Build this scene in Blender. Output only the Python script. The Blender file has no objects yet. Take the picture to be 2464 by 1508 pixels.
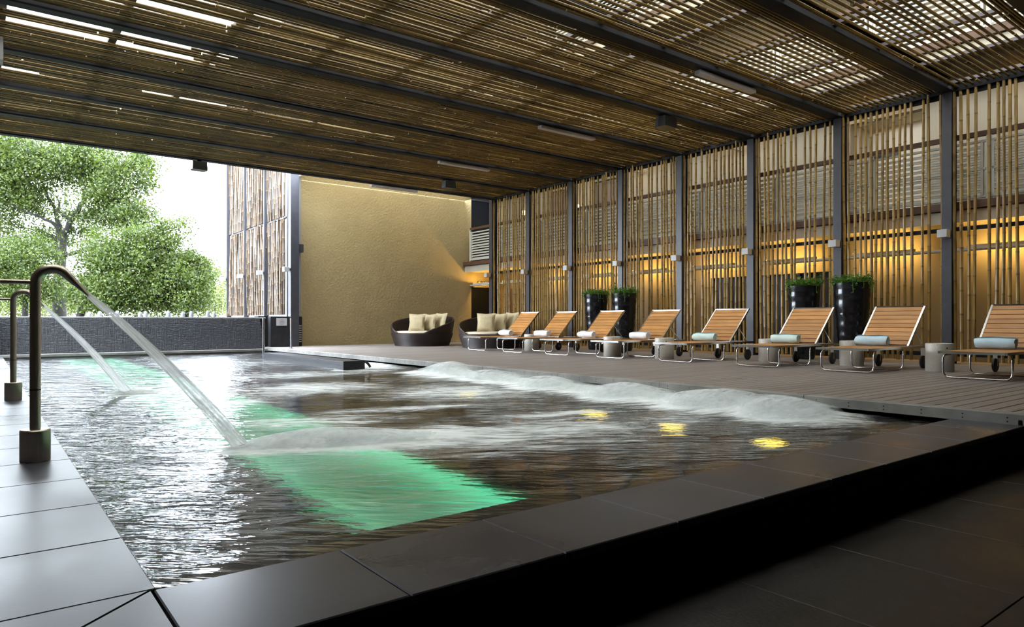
import bpy, math, random
import numpy as np
from mathutils import Vector, Matrix

# ------------------------------------------------------------------ camera, world, exposure
scene = bpy.context.scene
COL = scene.collection
IMG_W, IMG_H = 2464, 1508
FPX, CXP, HORIZON = 1659.0, 1232.0, 773.0
YAW = math.radians(37.7)
CAM_Z = 0.72

cam_data = bpy.data.cameras.new('camera')
cam_data.sensor_width = 36.0
cam_data.lens = FPX / IMG_W * 36.0
cam_data.shift_y = (HORIZON - IMG_H / 2) / IMG_W
cam_data.clip_end = 400
cam_data.clip_start = 0.05
cam = bpy.data.objects.new('camera', cam_data)
COL.objects.link(cam)
cam.location = (0, 0, CAM_Z)
cam.rotation_euler = (math.pi / 2, 0, -YAW)
scene.camera = cam

world = bpy.data.worlds.new('world')
scene.world = world
world.use_nodes = True
bg = world.node_tree.nodes['Background']
bg.inputs['Color'].default_value = (0.80, 0.89, 1.0, 1)      # even bright overcast sky
bg.inputs['Strength'].default_value = 17.0

vs = scene.view_settings
vs.view_transform = 'Standard'
vs.look = 'None'
vs.gamma = 1.0
vs.use_curve_mapping = False
vs.exposure = 0.4
cy = scene.cycles
cy.max_bounces = 6
cy.use_adaptive_sampling = True
cy.adaptive_threshold = 0.05
cy.adaptive_min_samples = 16
cy.diffuse_bounces = 3
cy.glossy_bounces = 3
cy.transmission_bounces = 5
cy.transparent_max_bounces = 14
cy.caustics_reflective = False
cy.sample_clamp_indirect = 4.0

RNG = random.Random(7)
NPR = np.random.RandomState(11)
F2 = (math.sin(YAW), math.cos(YAW))
R2 = (math.cos(YAW), -math.sin(YAW))


def at(u, v, d):
    """world point seen at pixel (u, v) of the 2464x1508 frame, at forward distance d (used for the far garden)"""
    l = (u - CXP) / FPX * d
    return Vector((d * F2[0] + l * R2[0], d * F2[1] + l * R2[1], CAM_Z - (v - HORIZON) * d / FPX))


# ------------------------------------------------------------------ materials
def new_mat(name):
    m = bpy.data.materials.new(name)
    m.use_nodes = True
    nt = m.node_tree
    p = nt.nodes['Principled BSDF']
    return m, nt, p


def N(nt, t, **kw):
    n = nt.nodes.new(t)
    for k, v in kw.items():
        setattr(n, k, v)
    return n


def ramp(nt, fac, stops):
    r = N(nt, 'ShaderNodeValToRGB')
    el = r.color_ramp.elements
    while len(el) < len(stops):
        el.new(0.5)
    for e, (pos, c) in zip(el, stops):
        e.position = pos
        e.color = (*c, 1) if len(c) == 3 else c
    nt.links.new(fac, r.inputs['Fac'])
    return r.outputs['Color']


def coords(nt, scale=(1, 1, 1), kind='Object', rot=(0, 0, 0)):
    tc = N(nt, 'ShaderNodeTexCoord')
    mp = N(nt, 'ShaderNodeMapping')
    mp.inputs['Scale'].default_value = scale
    mp.inputs['Rotation'].default_value = rot
    if kind == 'World':
        nt.links.new(N(nt, 'ShaderNodeNewGeometry').outputs['Position'], mp.inputs['Vector'])
    else:
        nt.links.new(tc.outputs[kind], mp.inputs['Vector'])
    return mp.outputs['Vector']


def coords_rs(nt, rot, scale):
    tc = N(nt, 'ShaderNodeTexCoord')
    a = N(nt, 'ShaderNodeMapping')
    a.inputs['Rotation'].default_value = (0, 0, rot)
    b = N(nt, 'ShaderNodeMapping')
    b.inputs['Scale'].default_value = scale
    nt.links.new(tc.outputs['Object'], a.inputs['Vector'])
    nt.links.new(a.outputs['Vector'], b.inputs['Vector'])
    return b.outputs['Vector']


def noise(nt, vec, scale, detail=4, rough=0.55, dist=0.0):
    n = N(nt, 'ShaderNodeTexNoise')
    n.inputs['Scale'].default_value = scale
    n.inputs['Detail'].default_value = detail
    n.inputs['Roughness'].default_value = rough
    n.inputs['Distortion'].default_value = dist
    nt.links.new(vec, n.inputs['Vector'])
    return n.outputs['Fac']


def bump(nt, p, h, strength, dist=0.01):
    b = N(nt, 'ShaderNodeBump')
    b.inputs['Strength'].default_value = strength
    b.inputs['Distance'].default_value = dist
    nt.links.new(h, b.inputs['Height'])
    nt.links.new(b.outputs['Normal'], p.inputs['Normal'])


def simple(name, c1, c2=None, rough=0.5, metal=0.0, scale=8, stretch=(1, 1, 1), bstr=0.0, bscale=None, detail=5,
           kind='Object', rough2=None, rand=0.0, spec=None, bdist=0.01):
    m, nt, p = new_mat(name)
    p.inputs['Roughness'].default_value = rough
    p.inputs['Metallic'].default_value = metal
    if spec is not None:
        p.inputs['Specular IOR Level'].default_value = spec
    vec = coords(nt, stretch, kind)
    fac = noise(nt, vec, scale, detail)
    c2 = c2 or tuple(x * 0.8 for x in c1)
    col = ramp(nt, fac, [(0.3, c2), (0.7, c1)])
    if rand:
        oi = N(nt, 'ShaderNodeObjectInfo')
        mr = N(nt, 'ShaderNodeMapRange')
        mr.inputs['To Min'].default_value = 1 - rand
        mr.inputs['To Max'].default_value = 1 + rand
        nt.links.new(oi.outputs['Random'], mr.inputs['Value'])
        hs = N(nt, 'ShaderNodeHueSaturation')
        nt.links.new(mr.outputs['Result'], hs.inputs['Value'])
        nt.links.new(col, hs.inputs['Color'])
        col = hs.outputs['Color']
    nt.links.new(col, p.inputs['Base Color'])
    if rough2 is not None:
        f2 = noise(nt, vec, scale * 0.5, 4)
        mr = N(nt, 'ShaderNodeMapRange')
        mr.inputs['From Min'].default_value = 0.35
        mr.inputs['From Max'].default_value = 0.65
        mr.inputs['To Min'].default_value = rough
        mr.inputs['To Max'].default_value = rough2
        nt.links.new(f2, mr.inputs['Value'])
        nt.links.new(mr.outputs['Result'], p.inputs['Roughness'])
    if bstr:
        bump(nt, p, noise(nt, vec, bscale or scale * 4, 4), bstr, bdist)
    return m


def emit(name, color, strength):
    m, nt, p = new_mat(name)
    p.inputs['Base Color'].default_value = (*color, 1)
    p.inputs['Emission Color'].default_value = (*color, 1)
    p.inputs['Emission Strength'].default_value = strength
    return m


M = {}
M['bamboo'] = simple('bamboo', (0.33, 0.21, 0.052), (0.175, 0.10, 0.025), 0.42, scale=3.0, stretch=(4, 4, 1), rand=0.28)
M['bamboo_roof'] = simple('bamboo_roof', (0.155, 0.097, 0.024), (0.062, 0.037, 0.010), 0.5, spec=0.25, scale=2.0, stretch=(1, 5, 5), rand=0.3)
M['bamboo_node'] = simple('bamboo_node', (0.20, 0.13, 0.045), (0.12, 0.075, 0.028), 0.6, scale=9)
M['bamboo_pale'] = simple('bamboo_pale', (0.090, 0.050, 0.020), (0.032, 0.016, 0.006), 0.45, scale=2.5, stretch=(4, 4, 0.7), rand=0.35)
M['steel_dark'] = simple('steel_dark', (0.052, 0.052, 0.062), (0.036, 0.036, 0.044), 0.45, scale=5, metal=0.0)
M['steel_beam'] = simple('steel_beam', (0.018, 0.018, 0.021), (0.012, 0.012, 0.014), 0.6, scale=5, spec=0.1)
M['purlin'] = simple('purlin', (0.10, 0.09, 0.11), (0.07, 0.065, 0.08), 0.5, scale=5)
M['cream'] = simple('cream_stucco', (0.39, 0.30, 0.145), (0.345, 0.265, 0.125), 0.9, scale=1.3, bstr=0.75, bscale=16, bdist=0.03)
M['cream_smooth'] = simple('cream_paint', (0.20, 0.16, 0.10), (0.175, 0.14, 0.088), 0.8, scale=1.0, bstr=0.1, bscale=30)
M['beige'] = simple('beige_paint', (0.50, 0.43, 0.32), (0.44, 0.37, 0.27), 0.8, scale=1.5)
M['white_paint'] = simple('white_paint', (0.52, 0.52, 0.47), (0.45, 0.45, 0.41), 0.5, scale=4)
M['fascia_cream'] = simple('fascia_cream', (0.50, 0.46, 0.37), (0.42, 0.39, 0.31), 0.8, scale=3)
M['brown_wood'] = simple('brown_wood', (0.11, 0.052, 0.03), (0.06, 0.028, 0.016), 0.5, scale=4, stretch=(4, .6, 4))
M['dark_void'] = simple('dark_glass_door', (0.012, 0.013, 0.018), (0.008, 0.009, 0.012), 0.35, scale=2, spec=0.2)
M['brown_door'] = simple('brown_door', (0.10, 0.06, 0.035), (0.06, 0.036, 0.02), 0.5, scale=3, stretch=(4, 4, .5))
M['deck'] = simple('deck_board', (0.27, 0.235, 0.215), (0.19, 0.165, 0.15), 0.42, scale=5, stretch=(.5, 7, 1), rand=0.1, bstr=0.25,
                   bscale=30, rough2=0.62, kind='World')
M['deck_edge'] = simple('deck_edge_metal', (0.33, 0.32, 0.29), (0.13, 0.125, 0.115), 0.38, scale=2.6, bstr=0.15, rough2=0.7)
M['slate'] = simple('slate_tile', (0.080, 0.082, 0.098), (0.046, 0.047, 0.058), 0.26, scale=1.6, bstr=0.05, bscale=60, rough2=0.42,
                    kind='World', rand=0.10, bdist=0.004)
M['slate_matte'] = simple('slate_riser', (0.034, 0.033, 0.034), (0.018, 0.018, 0.02), 0.6, scale=4, bstr=0.15, bscale=50, rough2=0.75, spec=0.15)
M['grout'] = simple('grout', (0.055, 0.047, 0.034), (0.03, 0.026, 0.02), 0.8, scale=12)
M['floor_tile'] = simple('lower_floor_tile', (0.024, 0.021, 0.019), (0.012, 0.010, 0.009), 0.34, scale=3.5, bstr=0.12, bscale=60, rough2=0.5, rand=0.12, kind='World')
M['pool_dark'] = simple('pool_dark_stone', (0.022, 0.014, 0.009), (0.011, 0.008, 0.005), 0.6, scale=5)
M['pool_lane'] = simple('pool_lane_tile', (0.42, 0.72, 0.52), (0.34, 0.64, 0.46), 0.5, scale=4)
M['ledge'] = simple('ledge_stone', (0.035, 0.02, 0.011), (0.02, 0.012, 0.007), 0.5, scale=6)
M['steel'] = simple('brushed_steel', (0.60, 0.53, 0.44), (0.50, 0.44, 0.36), 0.36, metal=1.0, scale=5, stretch=(20, 20, 1))
M['chrome'] = simple('chrome_tube', (0.72, 0.70, 0.67), (0.62, 0.60, 0.57), 0.16, metal=1.0, scale=5)
M['rail_steel'] = simple('rail_steel', (0.50, 0.52, 0.55), (0.4, 0.42, 0.45), 0.25, metal=1.0, scale=5)
M['teak'] = simple('teak_slat', (0.52, 0.25, 0.075), (0.36, 0.155, 0.042), 0.42, scale=3, stretch=(6, .8, 6), rand=0.16)
M['rubber'] = simple('rubber', (0.018, 0.018, 0.02), (0.012, 0.012, 0.013), 0.55, scale=8)
M['towel_white'] = simple('towel_white', (0.82, 0.83, 0.85), (0.70, 0.71, 0.73), 0.95, scale=9, bstr=0.5, bscale=90)
M['towel_mint'] = simple('towel_mint', (0.60, 0.75, 0.72), (0.50, 0.66, 0.63), 0.95, scale=9, bstr=0.5, bscale=90)
M['towel_blue'] = simple('towel_blue', (0.55, 0.70, 0.77), (0.45, 0.61, 0.68), 0.95, scale=9, bstr=0.5, bscale=90)
M['concrete'] = simple('speckled_concrete', (0.52, 0.48, 0.42), (0.40, 0.37, 0.32), 0.45, scale=60, bstr=0.1, bscale=80)
M['glaze'] = simple('black_glaze', (0.012, 0.012, 0.015), (0.007, 0.007, 0.009), 0.10, scale=3, rough2=0.28)
M['soil'] = simple('soil', (0.03, 0.02, 0.012), None, 0.9, scale=20)
M['cushion'] = simple('linen_cushion', (0.46, 0.385, 0.24), (0.39, 0.32, 0.19), 0.95, scale=10, bstr=0.3, bscale=160)
M['pad'] = simple('linen_pad', (0.60, 0.53, 0.39), (0.52, 0.45, 0.32), 0.95, scale=10, bstr=0.25, bscale=160)
M['batten'] = simple('grey_batten', (0.42, 0.41, 0.42), (0.36, 0.35, 0.36), 0.5, scale=6)
M['black_plastic'] = simple('black_plastic', (0.016, 0.016, 0.018), (0.010, 0.010, 0.012), 0.5, scale=6)
M['box_light'] = simple('grey_light_box', (0.44, 0.44, 0.43), (0.36, 0.36, 0.35), 0.45, scale=6)
M['white_post'] = simple('white_post', (0.16, 0.16, 0.17), (0.13, 0.13, 0.14), 0.6, scale=6)
M['paper'] = simple('sign_paper', (0.55, 0.53, 0.54), (0.5, 0.48, 0.5), 0.6, scale=6)
M['ink'] = simple('sign_ink', (0.16, 0.15, 0.17), None, 0.7, scale=6)
M['sign_board'] = simple('sign_board', (0.10, 0.07, 0.03), None, 0.6, scale=6)
M['sign_letter'] = simple('sign_letter', (0.75, 0.66, 0.42), None, 0.6, scale=6)
M['backing_white'] = simple('white_backing', (0.26, 0.26, 0.26), (0.22, 0.22, 0.22), 0.7, scale=2)
M['bark'] = simple('bark', (0.010, 0.0075, 0.006), (0.005, 0.0035, 0.003), 0.9, scale=6, stretch=(3, 3, .6), bstr=0.4)
M['lawn'] = simple('lawn', (0.050, 0.056, 0.026), (0.032, 0.038, 0.016), 0.95, scale=2)
M['dark_blocker'] = simple('dark_blocker_panel', (0.05, 0.035, 0.025), (0.03, 0.02, 0.015), 0.6, scale=2, stretch=(4, 4, .4))  # shared by the added light-blocking walls and slab
M['uplight'] = emit('warm_tube', (1.0, 0.62, 0.16), 110.0)
M['soffit_tube'] = emit('warm_soffit_tube', (1.0, 0.60, 0.16), 22.0)
M['sconce'] = emit('sconce_glow', (1.0, 0.72, 0.30), 8.0)
M['pool_led'] = emit('green_pool_led', (0.22, 0.95, 0.66), 10.5)
M['pool_lamp'] = emit('yellow_pool_lamp', (1.0, 0.72, 0.10), 2.2)


def leaf_mat(name, c1, c2, trans=0.45):
    m = bpy.data.materials.new(name)
    m.use_nodes = True
    nt = m.node_tree
    nt.nodes.clear()
    out = N(nt, 'ShaderNodeOutputMaterial')
    vec = coords(nt)
    fac = noise(nt, vec, 1.6, 3)
    wn = N(nt, 'ShaderNodeTexWhiteNoise')
    geo = N(nt, 'ShaderNodeNewGeometry')
    nt.links.new(geo.outputs['Random Per Island'], wn.inputs['Vector'])
    mx = N(nt, 'ShaderNodeMath', operation='ADD')
    s = N(nt, 'ShaderNodeMath', operation='MULTIPLY_ADD')
    s.inputs[1].default_value = 0.5
    s.inputs[2].default_value = -0.25
    nt.links.new(geo.outputs['Random Per Island'], s.inputs[0])
    nt.links.new(fac, mx.inputs[0])
    nt.links.new(s.outputs[0], mx.inputs[1])
    col = ramp(nt, mx.outputs[0], [(0.25, c2), (0.75, c1)])
    d = N(nt, 'ShaderNodeBsdfPrincipled')
    d.inputs['Roughness'].default_value = 0.5
    t = N(nt, 'ShaderNodeBsdfTranslucent')
    nt.links.new(col, d.inputs['Base Color'])
    nt.links.new(col, t.inputs['Color'])
    mix = N(nt, 'ShaderNodeMixShader')
    mix.inputs['Fac'].default_value = trans
    nt.links.new(d.outputs[0], mix.inputs[1])
    nt.links.new(t.outputs[0], mix.inputs[2])
    nt.links.new(mix.outputs[0], out.inputs['Surface'])
    return m


M['leaf'] = leaf_mat('tree_leaf', (0.078, 0.110, 0.012), (0.020, 0.038, 0.004))
M['leaf_light'] = leaf_mat('tree_leaf_light', (0.15, 0.20, 0.05), (0.08, 0.13, 0.03))
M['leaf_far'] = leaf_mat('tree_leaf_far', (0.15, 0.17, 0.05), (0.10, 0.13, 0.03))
M['pot_leaf'] = leaf_mat('pot_leaf', (0.16, 0.34, 0.05), (0.06, 0.16, 0.025), 0.3)


def wicker():
    m, nt, p = new_mat('dark_wicker')
    vec = coords(nt)
    sep = N(nt, 'ShaderNodeSeparateXYZ')
    nt.links.new(vec, sep.inputs[0])
    w = N(nt, 'ShaderNodeTexWave')
    w.bands_direction = 'Z'
    w.inputs['Scale'].default_value = 16
    w.inputs['Distortion'].default_value = 0.6
    nt.links.new(vec, w.inputs['Vector'])
    col = ramp(nt, w.outputs['Fac'], [(0.2, (0.012, 0.007, 0.006)), (0.8, (0.032, 0.019, 0.017))])
    nt.links.new(col, p.inputs['Base Color'])
    p.inputs['Roughness'].default_value = 0.45
    bump(nt, p, w.outputs['Fac'], 0.5, 0.01)
    return m


M['wicker'] = wicker()


def wet_wall():
    m, nt, p = new_mat('wet_slate_wall')
    vec = coords(nt, (2.0, 2.0, 9.0))
    f = noise(nt, vec, 3.0, 6, 0.65)
    f2 = noise(nt, coords(nt, (9, 9, 0.8)), 3.0, 3)
    col = ramp(nt, f, [(0.3, (0.020, 0.021, 0.026)), (0.75, (0.065, 0.066, 0.075))])
    nt.links.new(col, p.inputs['Base Color'])
    p.inputs['Roughness'].default_value = 0.28
    a = N(nt, 'ShaderNodeMath', operation='ADD')
    nt.links.new(f, a.inputs[0])
    nt.links.new(f2, a.inputs[1])
    bump(nt, p, a.outputs[0], 0.9, 0.03)
    return m


M['wet_wall'] = wet_wall()


def water_mat():
    m = bpy.data.materials.new('pool_water')
    m.use_nodes = True
    nt = m.node_tree
    nt.nodes.clear()
    out = N(nt, 'ShaderNodeOutputMaterial')
    g = N(nt, 'ShaderNodeBsdfPrincipled')
    g.inputs['Transmission Weight'].default_value = 1.0
    g.inputs['IOR'].default_value = 1.333
    g.inputs['Roughness'].default_value = 0.065
    g.inputs['Base Color'].default_value = (0.86, 0.97, 0.95, 1)
    # fine ripples
    vec = coords_rs(nt, 0.62, (0.55, 2.0, 1))
    n1 = noise(nt, vec, 2.6, 3, 0.5, 1.2)
    n2 = noise(nt, coords_rs(nt, 0.75, (0.6, 2.4, 1)), 9.0, 3, 0.5, 0.6)
    s = N(nt, 'ShaderNodeMath', operation='MULTIPLY_ADD')
    s.inputs[1].default_value = 0.34
    nt.links.new(n2, s.inputs[0])
    nt.links.new(n1, s.inputs[2])
    b = N(nt, 'ShaderNodeBump')
    b.inputs['Strength'].default_value = 0.5
    b.inputs['Distance'].default_value = 0.046
    at_c = N(nt, 'ShaderNodeAttribute', attribute_name='ripple')
    mr = N(nt, 'ShaderNodeMath', operation='MULTIPLY')
    mr.inputs[1].default_value = 1.0
    nt.links.new(at_c.outputs['Fac'], mr.inputs[0])
    nt.links.new(mr.outputs[0], b.inputs['Strength'])
    nt.links.new(s.outputs[0], b.inputs['Height'])
    nt.links.new(b.outputs['Normal'], g.inputs['Normal'])
    # foam
    fo = N(nt, 'ShaderNodeBsdfPrincipled')
    fo.inputs['Base Color'].default_value = (0.88, 0.94, 0.95, 1)
    fo.inputs['Roughness'].default_value = 0.8
    fo.inputs['Subsurface Weight'].default_value = 0.0
    den = N(nt, 'ShaderNodeAttribute', attribute_name='foam')
    f1 = noise(nt, coords_rs(nt, 0.55, (0.6, 3.0, 1)), 3.0, 7, 0.62, 0.7)
    f2 = noise(nt, coords_rs(nt, 0.45, (0.7, 2.4, 1)), 11.0, 5, 0.6, 0.4)
    ad = N(nt, 'ShaderNodeMath', operation='MULTIPLY_ADD')
    ad.inputs[1].default_value = 0.55
    nt.links.new(f2, ad.inputs[0])
    nt.links.new(f1, ad.inputs[2])                       # mean about 0.78
    k = N(nt, 'ShaderNodeMath', operation='MULTIPLY_ADD')  # density*1.25 + noise
    k.inputs[1].default_value = 1.0
    nt.links.new(den.outputs['Fac'], k.inputs[0])
    nt.links.new(ad.outputs[0], k.inputs[2])
    mrn = N(nt, 'ShaderNodeMapRange', interpolation_type='SMOOTHSTEP')
    mrn.inputs['From Min'].default_value = 0.95
    mrn.inputs['From Max'].default_value = 1.48
    nt.links.new(k.outputs[0], mrn.inputs['Value'])
    mix = N(nt, 'ShaderNodeMixShader')
    nt.links.new(mrn.outputs['Result'], mix.inputs['Fac'])
    nt.links.new(g.outputs[0], mix.inputs[1])
    nt.links.new(fo.outputs[0], mix.inputs[2])
    nt.links.new(mix.outputs[0], out.inputs['Surface'])
    return m


M['water'] = water_mat()


def mist_mat(name, dens_attr=True, base=0.5, stretch=(1, 1, 1), scale=6, color=(0.86, 0.91, 0.93), through=0.6):
    m = bpy.data.materials.new(name)
    m.use_nodes = True
    nt = m.node_tree
    nt.nodes.clear()
    out = N(nt, 'ShaderNodeOutputMaterial')
    d = N(nt, 'ShaderNodeBsdfDiffuse')
    d.inputs['Color'].default_value = (*color, 1)
    t2 = N(nt, 'ShaderNodeBsdfTranslucent')
    t2.inputs['Color'].default_value = (*color, 1)
    ms = N(nt, 'ShaderNodeMixShader')
    ms.inputs['Fac'].default_value = through
    nt.links.new(d.outputs[0], ms.inputs[1])
    nt.links.new(t2.outputs[0], ms.inputs[2])
    t = N(nt, 'ShaderNodeBsdfTransparent')
    f = noise(nt, coords(nt, stretch), scale, 5, 0.6, 0.5)
    mr = N(nt, 'ShaderNodeMapRange', interpolation_type='SMOOTHSTEP')
    mr.inputs['From Min'].default_value = 0.1
    mr.inputs['From Max'].default_value = 0.75
    nt.links.new(f, mr.inputs['Value'])
    fac = mr.outputs['Result']
    mu = N(nt, 'ShaderNodeMath', operation='MULTIPLY')
    nt.links.new(fac, mu.inputs[0])
    if dens_attr:
        a = N(nt, 'ShaderNodeAttribute', attribute_name='foam')
        nt.links.new(a.outputs['Fac'], mu.inputs[1])
        bo = N(nt, 'ShaderNodeMath', operation='MULTIPLY')
        bo.inputs[1].default_value = base
        bo.use_clamp = True
        nt.links.new(mu.outputs[0], bo.inputs[0])
        fac = bo.outputs[0]
    else:
        mu.inputs[1].default_value = base
        fac = mu.outputs[0]
    mix = N(nt, 'ShaderNodeMixShader')
    nt.links.new(fac, mix.inputs['Fac'])
    nt.links.new(t.outputs[0], mix.inputs[1])
    nt.links.new(ms.outputs[0], mix.inputs[2])
    nt.links.new(mix.outputs[0], out.inputs['Surface'])
    return m


M['froth'] = mist_mat('froth', True, 2.0, (1.2, 2.0, 2.0), 5, (0.92, 0.95, 0.96))
M['jet'] = mist_mat('water_jet', False, 0.95, (9, 9, 0.22), 5, (0.97, 0.98, 0.99), 0.85)


# ------------------------------------------------------------------ mesh helpers
class MB:
    def __init__(self):
        self.v, self.f, self.mi = [], [], []

    def add(self, vs, fs, mi=0):
        o = len(self.v)
        self.v += [tuple(p) for p in vs]
        self.f += [tuple(i + o for i in q) for q in fs]
        self.mi += [mi] * len(fs)
        return self

    def box(self, x0, x1, y0, y1, z0, z1, mi=0):
        return self.add([(x0, y0, z0), (x1, y0, z0), (x1, y1, z0), (x0, y1, z0), (x0, y0, z1), (x1, y0, z1), (x1, y1, z1), (x0, y1, z1)],
                        [(0, 3, 2, 1), (4, 5, 6, 7), (0, 1, 5, 4), (1, 2, 6, 5), (2, 3, 7, 6), (3, 0, 4, 7)], mi)

    def bevbox(self, x0, x1, y0, y1, z0, z1, b=0.004, mi=0):
        """box with a chamfered top edge"""
        vs = [(x0, y0, z0), (x1, y0, z0), (x1, y1, z0), (x0, y1, z0),
              (x0, y0, z1 - b), (x1, y0, z1 - b), (x1, y1, z1 - b), (x0, y1, z1 - b),
              (x0 + b, y0 + b, z1), (x1 - b, y0 + b, z1), (x1 - b, y1 - b, z1), (x0 + b, y1 - b, z1)]
        fs = [(0, 3, 2, 1), (8, 9, 10, 11)]
        for a in (0, 4):
            for i in range(4):
                j = (i + 1) % 4
                fs.append((a + i, a + j, a + 4 + j, a + 4 + i))
        return self.add(vs, fs, mi)

    def obox(self, c, ax, ay, az, mi=0):
        c = Vector(c); ax = Vector(ax); ay = Vector(ay); az = Vector(az)
        vs = [c + sx * ax + sy * ay + sz * az for sz in (-1, 1) for sx, sy in ((-1, -1), (1, -1), (1, 1), (-1, 1))]
        return self.add(vs, [(0, 3, 2, 1), (4, 5, 6, 7), (0, 1, 5, 4), (1, 2, 6, 5), (2, 3, 7, 6), (3, 0, 4, 7)], mi)

    def bar(self, a, b, w, h, up=(0, 0, 1), mi=0):
        a = Vector(a); b = Vector(b)
        d = (b - a)
        u = Vector(up)
        s = d.cross(u).normalized()
        u2 = s.cross(d).normalized()
        return self.obox((a + b) / 2, d / 2, s * w / 2, u2 * h / 2, mi)

    def tube(self, pts, r, n=10, caps=True, closed=False, mi=0, flat=None):
        pts = [Vector(p) for p in pts]
        rs = r if isinstance(r, (list, tuple)) else [r] * len(pts)
        m = len(pts)
        tang = []
        for i in range(m):
            if closed:
                t = pts[(i + 1) % m] - pts[i - 1]
            else:
                t = pts[min(i + 1, m - 1)] - pts[max(i - 1, 0)]
            tang.append(t.normalized())
        ref = Vector((0, 0, 1)) if abs(tang[0].z) < 0.9 else Vector((1, 0, 0))
        nrm = (ref - tang[0] * ref.dot(tang[0])).normalized()
        vs = []
        for i in range(m):
            if i:
                nrm = (nrm - tang[i] * nrm.dot(tang[i])).normalized()
            bi = tang[i].cross(nrm)
            fl = flat[i] if flat else 1.0
            for k in range(n):
                a = 2 * math.pi * k / n
                vs.append(pts[i] + nrm * (math.cos(a) * rs[i] * fl) + bi * (math.sin(a) * rs[i]))
        fs = []
        for i in range(m if closed else m - 1):
            j = (i + 1) % m
            for k in range(n):
                l = (k + 1) % n
                fs.append((i * n + k, i * n + l, j * n + l, j * n + k))
        if caps and not closed:
            fs.append(tuple(range(n - 1, -1, -1)))
            fs.append(tuple((m - 1) * n + k for k in range(n)))
        return self.add(vs, fs, mi)

    def lathe(self, prof, n=24, c=(0, 0, 0), mi=0, cap0=True, cap1=True):
        vs, fs = [], []
        for r, z in prof:
            for k in range(n):
                a = 2 * math.pi * k / n
                vs.append((c[0] + r * math.cos(a), c[1] + r * math.sin(a), c[2] + z))
        for i in range(len(prof) - 1):
            for k in range(n):
                l = (k + 1) % n
                fs.append((i * n + k, i * n + l, (i + 1) * n + l, (i + 1) * n + k))
        if cap0:
            fs.append(tuple(range(n - 1, -1, -1)))
        if cap1:
            fs.append(tuple((len(prof) - 1) * n + k for k in range(n)))
        return self.add(vs, fs, mi)

    def mesh(self, name, mats, smooth=False):
        me = bpy.data.meshes.new(name)
        me.from_pydata(self.v, [], self.f)
        mats = mats if isinstance(mats, (list, tuple)) else [mats]
        for mm in mats:
            me.materials.append(M[mm] if isinstance(mm, str) else mm)
        if len(mats) > 1:
            me.polygons.foreach_set('material_index', self.mi)
        if smooth:
            me.polygons.foreach_set('use_smooth', [True] * len(self.f))
            try:
                me.set_sharp_from_angle(angle=math.radians(38))
            except Exception:
                pass
        me.update()
        return me

    def build(self, name, mats, parent=None, smooth=False, loc=None):
        return inst(name, self.mesh(name, mats, smooth), parent, loc)


def inst(name, me, parent=None, loc=None, rot=None, scale=None):
    o = bpy.data.objects.new(name, me)
    COL.objects.link(o)
    if parent is not None:
        o.parent = parent
    if loc is not None:
        o.location = loc
    if rot is not None:
        o.rotation_euler = rot
    if scale is not None:
        o.scale = scale
    return o


def empty(name, loc=(0, 0, 0), rotz=0.0):
    o = bpy.data.objects.new(name, None)
    COL.objects.link(o)
    o.location = loc
    o.rotation_euler = (0, 0, rotz)
    o.empty_display_size = 0.1
    return o


def tag(o, label=None, cat=None, group=None, kind=None):
    if label: o['label'] = label
    if cat: o['category'] = cat
    if group: o['group'] = group
    if kind: o['kind'] = kind
    return o


def copy_tree(o, parent=None):
    c = o.copy()
    COL.objects.link(c)
    c.parent = parent
    for ch in list(o.children):
        copy_tree(ch, c)
    return c


def fillet(pts, r, n=5, closed=False):
    """round the corners of a polyline"""
    pts = [Vector(p) for p in pts]
    out = []
    m = len(pts)
    for i, p in enumerate(pts):
        if not closed and i in (0, m - 1):
            out.append(p); continue
        a = pts[i - 1]; b = pts[(i + 1) % m]
        da = (a - p); db = (b - p)
        rr = min(r, da.length * 0.48, db.length * 0.48)
        p0 = p + da.normalized() * rr
        p1 = p + db.normalized() * rr
        for k in range(n + 1):
            t = k / n
            out.append(p0 * (1 - t) ** 2 + p * 2 * t * (1 - t) + p1 * t * t)
    return out


# ------------------------------------------------------------------ key dimensions
POST_Y = [4.75 + 1.885 * k for k in range(-1, 8)]          # 2.87 .. 17.95
SCREEN_X = 13.05
CEIL_Z = 4.66
COPE_Z = -0.08
WATER_Z = -0.118
POOL_X0, POOL_X1 = 0.425, 6.36
POOL_Y0, POOL_Y1 = 2.28, 19.28
FLOOR_Z = -0.35
FARWALL_Y = 19.95
BLD_X = 15.0
BALC_X = 13.36

# ------------------------------------------------------------------ bamboo canes


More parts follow.
